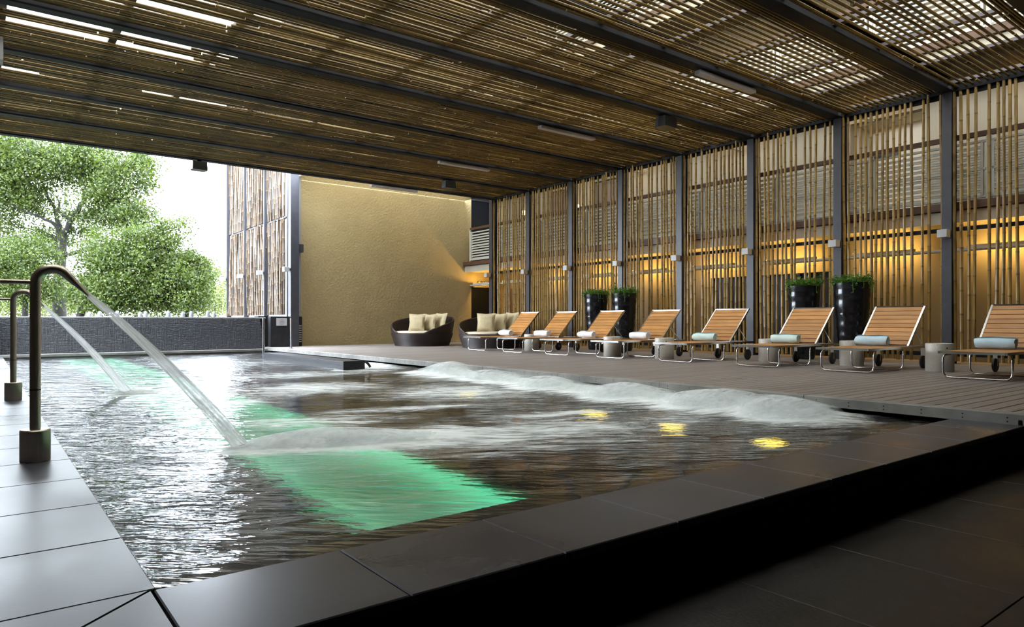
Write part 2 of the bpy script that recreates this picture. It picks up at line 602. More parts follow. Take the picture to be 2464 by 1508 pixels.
def cane_mesh(name, L, r, seed, mats, sides=7, node=0.34, bend=0.02, axis='z', taper=0.12):
    rg = random.Random(seed)
    rings = []
    z = 0.0
    rings.append((0.0, r))
    z = rg.uniform(0.08, node)
    nodes = []
    while z < L - 0.03:
        nodes.append(z)
        z += node * rg.uniform(0.75, 1.25)
    mb = MB()
    ph = rg.uniform(0, 6.28); am = bend * rg.uniform(0.4, 1.0); am2 = bend * 0.5 * rg.uniform(-1, 1); ph2 = rg.uniform(0, 6.28)
    prof = [(0.0, r, 0)]
    for zn in nodes:
        prof += [(zn - 0.014, r * 0.98, 1), (zn, r * 1.13, 1), (zn + 0.014, r * 0.98, 0)]
    prof.append((L, r, 0))
    vs, fs, mi = [], [], []
    for zz, rr, _ in prof:
        t = zz / L
        rr = rr * (1 + taper * (0.5 - t))
        ox = am * math.sin(t * 3.14159 * 1.3 + ph) + am2 * math.sin(t * 9 + ph2)
        oy = am * math.cos(t * 3.14159 * 1.1 + ph2)
        for k in range(sides):
            a = 2 * math.pi * k / sides
            p = (ox + rr * math.cos(a), oy + rr * math.sin(a), zz)
            if axis == 'x':
                p = (p[2], p[0], p[1])
            vs.append(p)
    for i in range(len(prof) - 1):
        for k in range(sides):
            l = (k + 1) % sides
            fs.append((i * sides + k, i * sides + l, (i + 1) * sides + l, (i + 1) * sides + k))
            mi.append(prof[i][2])
    fs.append(tuple(range(sides - 1, -1, -1))); mi.append(1)
    fs.append(tuple((len(prof) - 1) * sides + k for k in range(sides))); mi.append(1)
    mb.v, mb.f, mb.mi = vs, fs, mi
    return mb.mesh(name, mats, True)


# ------------------------------------------------------------------ floors, deck, coping
# timber deck: every board a piece of its own
deck = empty('floor_deck')
tag(deck, 'grey brown timber pool deck under the loungers', kind='structure')
bw = 0.14
y = 1.77
dm = MB().bevbox(0, SCREEN_X + 0.94 - 6.47, 0, bw - 0.010, -0.03, 0, 0.004).mesh('board', 'deck')
i = 0
while y < FARWALL_Y - 0.02:
    inst('board', dm, deck, (6.47, y, 0))
    y += bw
MB().box(6.5, BLD_X + 0.18, 1.8, FARWALL_Y + 0.2, -0.5, -0.034).build('deck_base', 'slate_matte', deck)
# metal / concrete edge of the deck, in panels
edge = empty('trim_1')
tag(edge, 'pale riveted edge strip along the pool side of the deck', kind='structure')
y = 1.77
pm = MB().bevbox(6.34, 6.465, 0, 1.795, -0.085, 0.004, 0.006).mesh('edge_panel', 'deck_edge')
riv = MB()
for kk in range(6):
    for zz in (-0.03, -0.06):
        yy = 0.12 + kk * 0.31
        riv.add([(6.3385, yy + 0.007 * math.cos(a), zz + 0.007 * math.sin(a)) for a in [j * math.pi / 3 for j in range(6)]], [(0, 1, 2, 3, 4, 5)])
rim = riv.mesh('rivets', 'black_plastic')
while y < FARWALL_Y - 0.5:
    p = inst('edge_panel', pm, edge, (0, y, 0))
    q = inst('rivets', rim, p)
    q['kind'] = 'stuff'
    y += 1.8
MB().box(6.44, 6.5, 1.78, FARWALL_Y, -0.9, -0.09).build('recess_board', 'slate_matte', edge)

# pool coping: tiles one by one
coping = empty('trim_2')
tag(coping, 'dark slate coping tiles around the pool edge', kind='structure')
g = 0.005
T = 0.032
# near row along X
xs = [0.41, 1.0]
while xs[-1] < 6.3:
    xs.append(xs[-1] + 0.605)
xs[-1] = 6.335
for a, b in zip(xs[:-1], xs[1:]):
    MB().bevbox(0, b - a - g, 0, 0.505, -T, 0, 0.004).build('tile', 'slate', coping, loc=(a + g / 2, 1.775, COPE_Z))
# corner mitre tiles
mi_ = MB()
z0, z1 = COPE_Z - T, COPE_Z


def prism(poly, z0, z1, b=0):
    n = len(poly)
    mb = MB()
    mb.add([(x, y, z0) for x, y in poly] + [(x, y, z1) for x, y in poly],
           [tuple(range(n - 1, -1, -1)), tuple(range(n, 2 * n))] + [(i, (i + 1) % n, n + (i + 1) % n, n + i) for i in range(n)])
    return mb


prism([(0.402, 2.275), (0.402, 1.775), (-0.165, 1.775)], z0, z1).build('tile', 'slate', coping)
prism([(0.402 - 0.006, 2.284), (-0.172, 1.781), (-0.172, 2.284)], z0, z1).build('tile', 'slate', coping)
# left rows along Y
ys = [2.29]
while ys[-1] < 19.3:
    ys.append(ys[-1] + 0.615)
tm = {}
for (xa, xb) in ((-0.172, 0.42), (-0.80, -0.177)):
    tl = MB().bevbox(xa, xb, 0, 0.61, -T, 0, 0.004).mesh('tile', 'slate')
    for yy in ys[:-1]:
        inst('tile', tl, coping, (0, yy, COPE_Z))
tl2 = MB().bevbox(-0.80, -0.177, 1.775, 2.284, -T, 0, 0.004).build('tile', 'slate', coping, loc=(0, 0, COPE_Z))
# slate risers under the near coping, panel by panel
xs2 = [-0.80, -0.2, 0.395] + xs[1:]
for a, b in zip(xs2[:-1], xs2[1:]):
    MB().box(0, b - a - 0.004, 0, 0.03, FLOOR_Z - 0.15, COPE_Z - T - 0.006).build('riser', 'slate_matte', coping, loc=(a + 0.002, 1.79, 0))
x = 6.34
while x < 13:
    MB().box(0, 0.604, 0, 0.03, FLOOR_Z - 0.15, -0.04).build('riser', 'slate_matte', coping, loc=(x, 1.79, 0))
    x += 0.605
MB().box(-0.80, 0.40, 1.825, POOL_Y1, FLOOR_Z, COPE_Z - T).build('coping_bed', 'grout', coping)
MB().box(0.40, 6.45, 1.822, POOL_Y0 - 0.01, FLOOR_Z, COPE_Z - T).build('coping_bed', 'grout', coping)

# lower tiled floor in front
lf = empty('floor_lower')
tag(lf, 'dark brown tiled floor below the pool coping', kind='structure')
fx = [2.48 + 0.735 * k for k in range(-6, 15)]
fy = [1.788 - 0.885 * k for k in range(0, 8)]
ftm = MB().bevbox(0, 0.731, -0.881, 0, -0.02, 0, 0.002).mesh('tile', 'floor_tile')
for x in fx:
    for yy in fy:
        inst('tile', ftm, lf, (x, yy, FLOOR_Z))
MB().box(-2.2, 13.5, -5.4, 1.8, FLOOR_Z - 0.2, FLOOR_Z - 0.012).build('tile_bed', 'grout', lf)

# ------------------------------------------------------------------ pool shell
pool = empty('pool_shell')
tag(pool, 'dark brown pool basin with a pale green sunken lane', kind='structure')
PZ = -0.78
LX0, LX1 = 1.50, 2.58
MB().box(LX1, POOL_X1 + 0.1, POOL_Y0, POOL_Y1, PZ - 0.1, PZ).build('basin_floor', 'pool_dark', pool)
MB().box(POOL_X0 - 0.02, LX0, POOL_Y0, POOL_Y1, PZ - 0.1, PZ).build('basin_floor', 'pool_dark', pool)
MB().box(LX0 - 0.1, LX1 + 0.1, POOL_Y0, POOL_Y1, PZ - 0.44, PZ - 0.36).build('lane_floor', 'pool_lane', pool)
for x0, x1 in ((LX0 - 0.1, LX0 - 0.08), (LX1 + 0.08, LX1 + 0.1)):
    MB().box(x0, x1, POOL_Y0, POOL_Y1, PZ - 0.4, PZ - 0.1).build('lane_side', 'pool_dark', pool)
MB().box(POOL_X0, POOL_X1 + 0.1, POOL_Y0 - 0.02, POOL_Y0 + 0.27, PZ - 0.42, WATER_Z - 0.022).build('overflow_ledge', 'ledge', pool)
MB().box(POOL_X0, POOL_X1 + 0.1, POOL_Y0 - 0.02, POOL_Y0 + 0.06, WATER_Z - 0.03, WATER_Z - 0.008).build('ledge_lip', 'grout', pool)
MB().box(POOL_X0 - 0.06, POOL_X0, POOL_Y0 - 0.02, POOL_Y1, PZ - 0.3, COPE_Z - T).build('basin_side', 'pool_dark', pool)
MB().box(POOL_X1 + 0.08, POOL_X1 + 0.14, POOL_Y0 - 0.02, POOL_Y1, PZ - 0.3, -0.09).build('basin_side', 'pool_dark', pool)
MB().box(POOL_X0 - 0.1, POOL_X1 + 0.1, POOL_Y1, POOL_Y1 + 0.06, PZ - 0.3, -0.1).build('basin_end', 'pool_dark', pool)
# green led strips tucked along both sides of the lane
for k, (x0, x1) in enumerate(((LX0 - 0.075, LX0 - 0.03), (LX1 + 0.03, LX1 + 0.075))):
    s = MB().box(x0, x1, POOL_Y0 + 0.3, POOL_Y1 - 0.1, PZ - 0.104, PZ - 0.1005).build('underwater_strip_light', 'pool_led')
    tag(s, ['green underwater light strip along the outer side of the sunken lane', 'green underwater light strip along the deck side of the sunken lane'][k], 'pool light', 'green pool light strips')
# yellow floor lamps
for k, yy in enumerate((3.05, 4.05, 5.05, 7.3)):
    t = empty('underwater_lamp', (4.95, yy, PZ))
    lab = ['yellow underwater lamp nearest the slate coping', 'second yellow underwater lamp from the slate coping',
           'third yellow underwater lamp from the slate coping',
           'yellow underwater lamp farthest from the slate coping'][k]
    tag(t, lab, 'pool light', 'yellow underwater lamps')
    MB().lathe([(0.15, 0.0), (0.15, 0.02), (0.135, 0.03)], 20, cap0=True, cap1=True).build('lamp_ring', 'steel', t, True)
    MB().lathe([(0.125, 0.031), (0.10, 0.04), (0.04, 0.045)], 20).build('lens', 'pool_lamp', t, True)

# ------------------------------------------------------------------ water surface


def vnoise(xx, yy, seed):
    rs = np.random.RandomState(seed)
    G = rs.rand(256, 256)
    xi = np.floor(xx).astype(int); yi = np.floor(yy).astype(int)
    fx_ = xx - xi; fy_ = yy - yi
    fx_ = fx_ * fx_ * (3 - 2 * fx_); fy_ = fy_ * fy_ * (3 - 2 * fy_)
    a = G[xi % 256, yi % 256]; b = G[(xi + 1) % 256, yi % 256]
    c = G[xi % 256, (yi + 1) % 256]; d = G[(xi + 1) % 256, (yi + 1) % 256]
    return (a * (1 - fx_) + b * fx_) * (1 - fy_) + (c * (1 - fx_) + d * fx_) * fy_


def fbm(xx, yy, seed, oct=4):
    s = 0; a = 0.5
    for o in range(oct):
        s = s + a * (vnoise(xx * 2 ** o, yy * 2 ** o, seed + o) - 0.5)
        a *= 0.5
    return s


def sstep(a, b, x):
    t = np.clip((x - a) / (b - a), 0, 1)
    return t * t * (3 - 2 * t)


def gauss(xx, yy, cx, cy, sx, sy, ang=0.0):
    c, s = math.cos(ang), math.sin(ang)
    dx = xx - cx; dy = yy - cy
    u = c * dx + s * dy; v = -s * dx + c * dy
    return np.exp(-(u / sx) ** 2 - (v / sy) ** 2)


JET_SPOTS = [(5.98, 9.35, 0.11), (5.85, 8.0, 0.045), (5.72, 6.6, 0.055), (5.68, 5.3, 0.06), (5.72, 4.15, 0.085), (5.72, 3.35, 0.075)]


def fields(xx, yy):
    # foam density
    n = fbm(xx * 0.9, yy * 0.9, 5, 3)
    edge_w = 0.55 + 0.35 * fbm(yy * 0.9, xx * 0.3, 31, 2)
    band = np.exp(-((xx - 5.80) / (edge_w + 0.05)) ** 2) * sstep(2.55, 3.25, yy) * (1 - sstep(9.6, 10.6, yy))
    foam = 0.85 * band
    for cx_, cy_, h in JET_SPOTS:
        foam = np.maximum(foam, 1.0 * gauss(xx, yy, cx_ - 0.1, cy_, 0.55, 0.62))
    # splash of the near water spout, running off towards the deck
    plume = 0
    for t, w, dd in ((0.0, 0.16, 0.95), (0.2, 0.24, 0.98), (0.42, 0.28, 0.95), (0.65, 0.33, 0.88), (0.9, 0.38, 0.78), (1.2, 0.45, 0.66), (1.6, 0.55, 0.54), (2.1, 0.7, 0.44)):
        px = 1.40 + 0.95 * t * 1.0; py = 4.62 - 0.26 * t
        plume = np.maximum(plume, dd * gauss(xx, yy, px, py, w * 1.5, w * 1.15, -0.25))
    foam = np.maximum(foam, plume)
    foam = np.maximum(foam, 0.62 * gauss(xx, yy, 1.45, 8.95, 0.5, 0.35))
    # loose foam streaks in mid pool
    for cx_, cy_, sx, sy, a in ((3.3, 8.3, 1.1, 1.0, 0.44), (3.3, 5.8, 1.0, 0.3, 0.42), (4.1, 4.7, 0.9, 0.22, 0.40), (4.6, 6.9, 1.2, 1.2, 0.40),
                                (2.2, 5.6, 0.8, 0.5, 0.36), (5.4, 11.2, 0.8, 0.9, 0.40), (3.9, 10.6, 1.6, 0.9, 0.32), (4.75, 3.75, 0.8, 0.3, 0.34), (2.9, 3.6, 0.9, 0.4, 0.26),
                                (6.0, 12.4, .45, 1.6, .62), (3.5, 14.5, 2.5, 2, .2), (2.0, 7.4, .7, .8, .32)):
        foam = np.maximum(foam, (a + 0.09) * gauss(xx, yy, cx_, cy_, sx, sy, -0.2))
    foam = np.clip(foam + 0.25 * n * (foam > 0.05), 0, 1)
    # calm sheet over the green lane at the near end
    # wave height
    amp = 0.010 + 0.006 * foam
    h = amp * 2.0 * fbm(xx * 2.2 + 3, yy * 3.4, 17, 3) + 0.012 * fbm(xx * 0.8, yy * 1.5, 40, 2)
    for cx_, cy_, hh in JET_SPOTS:
        h = h + hh * gauss(xx, yy, cx_, cy_, 0.36, 0.48) * (0.9 + 0.5 * fbm(xx * 3, yy * 3, 50, 2))
    h = h + 0.02 * band
    h = h + 0.06 * gauss(xx, yy, 1.75, 4.54, 0.38, 0.17, -0.25) + 0.04 * gauss(xx, yy, 2.4, 4.36, 0.6, 0.22, -0.25)
    h = h * 1.0
    calm = sstep(2.3, 2.62, yy)
    calm2 = sstep(0.43, 0.6, xx) * (1 - sstep(6.15, 6.4, xx))
    h = h * (0.1 + 0.9 * calm) * (0.15 + 0.85 * np.clip(calm2, 0, 1) + 0.0)
    rip = 0.20 + 0.55 * (1 - sstep(0.9, 2.2, xx)) + 0.35 * sstep(4.2, 6.0, yy) + 0.3 * foam + 0.5 * sstep(2.6, 3.4, xx)
    rip = np.clip(rip, 0.06, 0.85) * (0.15 + 0.85 * calm)
    return foam, h, rip


def grid_mesh(name, x0, x1, y0, y1, nx, ny, zf, mat, attrs, ypow=1.0):
    xs_ = np.linspace(x0, x1, nx)
    ys_ = y0 + (y1 - y0) * np.linspace(0, 1, ny) ** ypow
    XX, YY = np.meshgrid(xs_, ys_, indexing='ij')
    foam, h, rip = fields(XX, YY)
    foam, ZZ = zf(XX, YY, foam, h)
    co = np.stack([XX, YY, ZZ], -1).reshape(-1, 3)
    idx = np.arange(nx * ny).reshape(nx, ny)
    quads = np.stack([idx[:-1, :-1], idx[1:, :-1], idx[1:, 1:], idx[:-1, 1:]], -1).reshape(-1, 4)
    me = bpy.data.meshes.new(name)
    me.vertices.add(len(co)); me.vertices.foreach_set('co', co.ravel().astype(np.float32))
    me.loops.add(quads.size); me.loops.foreach_set('vertex_index', quads.ravel().astype(np.int32))
    me.polygons.add(len(quads)); me.polygons.foreach_set('loop_start', (np.arange(len(quads)) * 4).astype(np.int32))
    me.polygons.foreach_set('use_smooth', np.ones(len(quads), dtype=bool))
    me.update(calc_edges=True)
    for nm, arr in (('foam', foam), ('ripple', rip)):
        a = me.attributes.new(nm, 'FLOAT', 'POINT')
        a.data.foreach_set('value', arr.ravel().astype(np.float32))
    me.materials.append(M[mat])
    return me


wm = grid_mesh('water', POOL_X0 - 0.005, POOL_X1 + 0.085, POOL_Y0 - 0.012, POOL_Y1, 200, 520, lambda X_, Y_, f, h: (f, WATER_Z + h), 'water', None, 1.45)
w = inst('water', wm)
tag(w, 'foaming green and dark pool water filling the basin', 'water', kind='stuff')
# froth shells above the jets along the deck: real layers of spray
for k, (rise, fade) in enumerate(((0.03, 0.85), (0.055, 0.62), (0.085, 0.42))):
    def zf(X_, Y_, f, h, rise=rise, fade=fade, k=k):
        m_ = 0
        for cx_, cy_, hh in JET_SPOTS:
            m_ = np.maximum(m_, gauss(X_, Y_, cx_, cy_, 0.42, 0.55))
        lump = 0.8 + 0.9 * fbm(X_ * 1.6, Y_ * 1.6, 60 + k, 2)
        dens = np.clip((f - 0.55) * 2.0, 0, 1) * (0.45 + 0.55 * m_) * fade * 1.5
        # fade the rim of the patch
        rimf = sstep(4.7, 5.2, X_) * (1 - sstep(6.2, 6.32, X_)) * sstep(2.6, 3.1, Y_) * (1 - sstep(9.9, 10.4, Y_))
        return np.clip(dens * rimf, 0, 1), WATER_Z + h + rise * lump * (0.35 + 0.9 * m_)
    fm = grid_mesh('froth', 4.7, 6.32, 2.6, 10.4, 60, 200, zf, 'froth', None)
    if k == 0:
        froth = inst('froth', fm)
        tag(froth, 'white froth boiling up along the deck edge', 'froth', kind='stuff')
    else:
        inst('spray_layer', fm, froth)

# ------------------------------------------------------------------ bamboo screen wall on the deck side
wr = empty('wall_right')
tag(wr, 'tall screen of upright bamboo canes between dark steel posts', kind='structure')
for yy in POST_Y:
    pst = MB()
    pst.box(SCREEN_X - 0.055, SCREEN_X + 0.0, yy - 0.075, yy + 0.075, -0.03, CEIL_Z + 0.05)       # flange
    pst.box(SCREEN_X + 0.0, SCREEN_X + 0.16, yy - 0.012, yy + 0.012, -0.03, CEIL_Z + 0.05)       # web
    pst.box(SCREEN_X + 0.16, SCREEN_X + 0.175, yy - 0.075, yy + 0.075, -0.03, CEIL_Z + 0.05)
    pst.build('post', 'steel_dark', wr)
for zz, hh in ((2.28, 0.035), (0.16, 0.035), (4.58, 0.05)):
    MB().box(SCREEN_X + 0.055, SCREEN_X + 0.085, 0.9, POST_Y[-1], zz - hh, zz + hh).build('rail', 'steel_beam', wr)
cane_v = [cane_mesh('bamboo_cane', 4.60, RNG.uniform(0.024, 0.031), 100 + k, ['bamboo', 'bamboo_node'], 7, 0.36, 0.014) for k in range(12)]
ybays = [POST_Y[0] - 1.885] + POST_Y
for a, b in zip(ybays[:-1], ybays[1:]):
    n = 18
    step = (b - a - 0.2) / (n - 1)
    for k in range(n):
        if RNG.random() < 0.03:
            continue
        yy = a + 0.1 + step * k + RNG.uniform(-0.012, 0.012)
        if yy < 1.85:
            continue
        o = inst('bamboo_cane', RNG.choice(cane_v), wr, (SCREEN_X + 0.02 + RNG.uniform(-.008, .008), yy, 0.035 + RNG.uniform(0, 0.03)))
        o.rotation_euler = (RNG.uniform(-.003, .003), RNG.uniform(-.002, .002), RNG.uniform(0, 6.28))

# box lights on the posts
ordn = ['first', 'second', 'third', 'fourth', 'fifth', 'sixth', 'seventh', 'eighth', 'ninth']
for k, yy in enumerate(reversed(POST_Y[1:])):
    t = empty('post_light', (SCREEN_X - 0.055, yy, 2.2))
    tag(t, 'small grey box light on the %s screen post counted from the cream wall' % ordn[k], 'light', 'box lights on the screen posts')
    MB().bevbox(-0.20, -0.05, -0.075, 0.075, -0.065, 0.065, 0.006).build('lamp_box', 'box_light', t)
    MB().box(-0.05, 0.0, -0.03, 0.03, -0.03, 0.03).build('bracket', 'steel_dark', t)

# ------------------------------------------------------------------ ceiling
ce = empty('ceiling')
tag(ce, 'bamboo cane ceiling laid between dark steel beams', kind='structure')
CX0, CX1 = -1.2, SCREEN_X + 0.03
CEIL_END = 17.72
beam_y = [4.75 + 1.885 * k for k in range(-5, 8)]
beam_y[-1] = 17.80
for yy in beam_y:
    bmb = MB()
    bmb.box(CX0, SCREEN_X, yy - 0.085, yy + 0.085, 4.60, 4.625)
    bmb.box(CX0, SCREEN_X, yy - 0.02, yy + 0.02, 4.625, 4.84)
    bmb.box(CX0, SCREEN_X, yy - 0.085, yy + 0.085, 4.84, 4.86)
    bmb.build('beam', 'steel_beam', ce)
x = CX0 + 0.1
while x < 13:
    MB().box(x, x + 0.10, beam_y[0], beam_y[-1], 4.73, 4.78).build('purlin', 'purlin', ce)
    x += 1.28
MB().box(SCREEN_X - 0.02, SCREEN_X + 0.06, beam_y[0], beam_y[-1], 4.60, 4.72).build('edge_beam', 'steel_beam', ce)
lens = [3.4, 4.2, 4.8, 5.4]
cane_h = {L: [cane_mesh('bamboo_cane', L, RNG.uniform(0.0165, 0.0215), 300 + int(L * 10) + k, ['bamboo_roof', 'bamboo_node'], 6, 0.60, 0.010, 'x') for k in range(4)] for L in lens}
pieces = []
ROOF_GAPS = ((9.40, 9.62, 2.4), (10.60, 10.83, 2.9), (11.05, 11.20, 2.6), (12.38, 12.60, 2.2), (13.2, 13.36, 1.2), (14.28, 14.50, 0.6))
for a, b in zip(beam_y[:-1], beam_y[1:]):
    row = []
    yy = a + 0.115
    # canes lie tight beside each beam and looser in the middle of the bay
    q = 0
    while yy < b - 0.10:
        row.append(yy)
        q += 1
        near_beam = (yy - a < 0.30) or (b - yy < 0.24)
        far = a > 10
        yy += (0.046 if near_beam else (0.066 if far else (0.074 if a > 6 else 0.098))) + RNG.uniform(-0.008, 0.012)
    for yy in row:
        if RNG.random() < 0.012:
            continue
        x = CX0 - RNG.uniform(0, 2.0)
        for g0, g1, gx in ROOF_GAPS:                       # places where canes have dropped out
            if g0 < yy < g1:
                x = gx + RNG.uniform(-0.5, 0.5)
        while x < CX1 - 0.05:
            L = RNG.choice(lens)
            x1 = x + L
            if x1 > CX1 - 0.02:
                L2 = CX1 - 0.02 - x
            else:
                L2 = L
            if x1 > CX0 and L2 > 0.15 and RNG.random() > 0.015:
                pieces.append((x, yy + RNG.uniform(-.006, .006), L, L2, RNG.randrange(4), RNG.uniform(-0.002, 0.002)))
            x = x1 + RNG.uniform(0.0, 0.03)


def cane_dist(p):
    xm = p[0] + p[3] / 2
    d = xm * F2[0] + p[1] * F2[1]
    l = xm * R2[0] + p[1] * R2[1]
    if d < 1:
        return 999
    u = CXP + l / d * FPX
    v = HORIZON - (CEIL_Z - CAM_Z) / d * FPX
    inside = -250 < u < IMG_W + 250 and v > -120
    return d if inside else 500 + d


pieces.sort(key=cane_dist)
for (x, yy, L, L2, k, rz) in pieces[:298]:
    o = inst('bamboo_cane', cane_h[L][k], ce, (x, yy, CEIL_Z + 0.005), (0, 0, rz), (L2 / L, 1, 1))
rest = pieces[298:]
bv, bf, bm, off = [], [], [], 0
cache = {}
for (x, yy, L, L2, k, rz) in rest:
    me = cane_h[L][k]
    key = (L, k)
    if key not in cache:
        vv = np.zeros(len(me.vertices) * 3); me.vertices.foreach_get('co', vv)
        cache[key] = (vv.reshape(-1, 3), [tuple(p.vertices) for p in me.polygons], [p.material_index for p in me.polygons])
    vv, ff, mm = cache[key]
    v2 = vv.copy(); v2[:, 0] *= L2 / L
    v2[:, 1] += v2[:, 0] * rz
    v2 += np.array([x, yy, CEIL_Z + 0.005])
    bv.append(v2)
    bf += [tuple(i_ + off for i_ in q) for q in ff]
    bm += mm
    off += len(vv)
rest_me = bpy.data.meshes.new('bamboo_canes')
rest_me.from_pydata(np.concatenate(bv).tolist(), [], bf)


def island_bamboo():
    m, nt, p = new_mat('bamboo_roof_far')
    p.inputs['Roughness'].default_value = 0.5
    p.inputs['Specular IOR Level'].default_value = 0.25
    vec = coords(nt, (1, 5, 5))
    fac = noise(nt, vec, 2.0, 5)
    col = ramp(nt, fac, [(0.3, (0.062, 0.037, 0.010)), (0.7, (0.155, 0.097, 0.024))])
    geo = N(nt, 'ShaderNodeNewGeometry')
    mr = N(nt, 'ShaderNodeMapRange')
    mr.inputs['To Min'].default_value = 0.7
    mr.inputs['To Max'].default_value = 1.3
    nt.links.new(geo.outputs['Random Per Island'], mr.inputs['Value'])
    hs = N(nt, 'ShaderNodeHueSaturation')
    nt.links.new(mr.outputs['Result'], hs.inputs['Value'])
    nt.links.new(col, hs.inputs['Color'])
    nt.links.new(hs.outputs['Color'], p.inputs['Base Color'])
    return m


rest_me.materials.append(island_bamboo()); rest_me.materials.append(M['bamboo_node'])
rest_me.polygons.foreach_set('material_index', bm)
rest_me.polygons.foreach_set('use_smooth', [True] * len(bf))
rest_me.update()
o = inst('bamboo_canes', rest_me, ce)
o['kind'] = 'stuff'

MB().box(-1.6, SCREEN_X + 2.2, -5.6, 2.80, 4.88, 5.0).build('soffit_blocker', 'dark_blocker', ce)  # unseen slab added overhead to darken the near floor and coping

# tinted glass added over the canes to dim the sky light coming in


def dimming_glass_mat():
    m = bpy.data.materials.new('sky_dimming_glass')
    m.use_nodes = True
    nt = m.node_tree
    nt.nodes.clear()
    out = N(nt, 'ShaderNodeOutputMaterial')
    t = N(nt, 'ShaderNodeBsdfTransparent')
    t.inputs['Color'].default_value = (0.245, 0.222, 0.185, 1)
    gl = N(nt, 'ShaderNodeBsdfGlossy')
    gl.inputs['Roughness'].default_value = 0.1
    mix = N(nt, 'ShaderNodeMixShader')
    mix.inputs['Fac'].default_value = 0.04
    nt.links.new(t.outputs[0], mix.inputs[1])
    nt.links.new(gl.outputs[0], mix.inputs[2])
    nt.links.new(mix.outputs[0], out.inputs['Surface'])
    return m


M['dimming_glass'] = dimming_glass_mat()
gy = beam_y[4:] + [FARWALL_Y]
for a, b in zip(gy[:-1], gy[1:]):
    x0_ = 7.3 if b > 19 else -1.4
    MB().add([(x0_, a, 4.90), (BALC_X - 0.035, a, 4.90), (BALC_X - 0.035, b - 0.01, 4.90), (x0_, b - 0.01, 4.90)], [(0, 1, 2, 3)]).build('dimming_pane', 'dimming_glass', ce)

# fluorescent battens and speakers under the beams
for k, yy in enumerate((17.80, 14.175, 10.405, 6.635)):
    t = empty('ceiling_batten', (9.47, yy, 4.60))
    tag(t, 'unlit grey fluorescent batten under a ceiling beam, %s from the cream wall' % ordn[k], 'light', 'fluorescent battens under the beams')
    MB().bevbox(-0.74, 0.74, -0.055, 0.055, -0.085, -0.02, 0.008).build('housing', 'batten', t)
    for sx in (-0.5, 0.5):
        MB().box(sx - 0.03, sx + 0.03, -0.02, 0.02, -0.02, 0.0).build('clip', 'steel_dark', t)
for (sx, yy, lab) in ((10.25, 8.52, 'black loudspeaker under a ceiling beam closest to the planter pots'),
                      (10.2, 16.06, 'black loudspeaker under a ceiling beam near the cream wall'),
                      (4.2, 17.80, 'dark loudspeaker hanging at the open far edge of the ceiling')):
    t = empty('loudspeaker', (sx, yy, 4.60))
    tag(t, lab, 'speaker', 'loudspeakers under the ceiling')
    b = MB()
    prof = [(-0.17, -0.13), (0.17, -0.13), (0.19, 0.02), (0.13, 0.15), (-0.13, 0.15), (-0.19, 0.02)]
    n = len(prof)
    b.add([(x_, y_, -0.235) for x_, y_ in prof] + [(x_ * .94, y_ * .94, -0.04) for x_, y_ in prof],
          [tuple(range(n - 1, -1, -1)), tuple(range(n, 2 * n))] + [(i, (i + 1) % n, n + (i + 1) % n, n + i) for i in range(n)])
    b.build('cabinet', 'black_plastic', t)
    MB().box(-0.05, 0.05, -0.03, 0.03, -0.04, 0).build('bracket', 'steel_dark', t)
t = empty('flood_light', (0.06, 11.75, 4.6))
tag(t, 'grey flood light box cut off at the left picture edge under the ceiling', 'light')
MB().bevbox(-0.25, 0.20, -0.12, 0.12, -0.33, -0.02, 0.01).build('housing', 'batten', t)
MB().box(-0.22, 0.14, -0.1, 0.1, -0.46, -0.33).build('visor', 'black_plastic', t)

# ------------------------------------------------------------------ far cream wall with door openings
WTOP = 13.5
wf = MB()
XL = 7.42
D0, D1 = 13.62, 14.62
wf.box(XL, D0, FARWALL_Y, FARWALL_Y + 0.25, -0.03, WTOP)
wf.box(D0, D1, FARWALL_Y, FARWALL_Y + 0.25, 1.92, 2.72)
wf.box(D0, D1, FARWALL_Y, FARWALL_Y + 0.25, 5.05, WTOP)
wf.box(D1, BLD_X + 0.2, FARWALL_Y, FARWALL_Y + 0.25, -0.03, WTOP)
o = wf.build('wall_far', 'cream')
tag(o, 'tall cream stucco wall at the far end of the deck', kind='structure')
d1 = empty('door_1', (D0, FARWALL_Y + 0.06, 0))
tag(d1, 'dark ground floor door beside the cream wall', kind='structure')
MB().box(0, 1.0, 0.04, 0.09, 0, 1.92).build('door_leaf', 'dark_void', d1)
MB().box(0, 0.05, 0.0, 0.04, 0, 1.92).build('frame', 'steel_dark', d1)
MB().box(0.85, 0.9, 0.0, 0.04, 0.9, 1.0).build('handle', 'chrome', d1)
d2 = empty('door_2', (D0, FARWALL_Y + 0.06, 2.72))
tag(d2, 'dark upper doorway at the balcony end', kind='structure')
MB().box(0, 1.0, 0.04, 0.09, 0, 2.33).build('door_leaf', 'dark_void', d2)
MB().box(0, 1.0, 0.0, 0.05, 2.25, 2.33).build('frame', 'steel_dark', d2)
# sign over the ground door
sg = empty('door_sign', (14.0, FARWALL_Y - 0.03, 2.05))
tag(sg, 'small lettered sign over the dark ground floor door', 'sign')
MB().box(-0.14, 0.75, 0, 0.03, -0.08, 0.09).build('board', 'sign_board', sg)
MB().box(-0.14, 0.75, -0.006, 0.0, -0.08, -0.055).build('frame_strip', 'sign_letter', sg)
letters = {'A': [((0, 0), (.035, .11)), ((.07, 0), (.035, .11)), ((.016, .04), (.054, .04))],
           'L': [((0, 0), (0, .11)), ((0, .006), (.06, .006))],
           'U': [((0, .11), (0, .02)), ((0, .01), (.06, .01)), ((.06, .02), (.06, .11))]}
for k, chn in enumerate('ALLU'):
    lm_ = MB()
    for (a_, b_) in letters[chn]:
        lm_.bar((a_[0], 0, a_[1]), (b_[0], 0, b_[1]), 0.008, 0.018, up=(0, 1, 0))
    lm_.build('letter', 'sign_letter', sg, loc=(-0.10 + 0.10 * k, -0.008, -0.035))

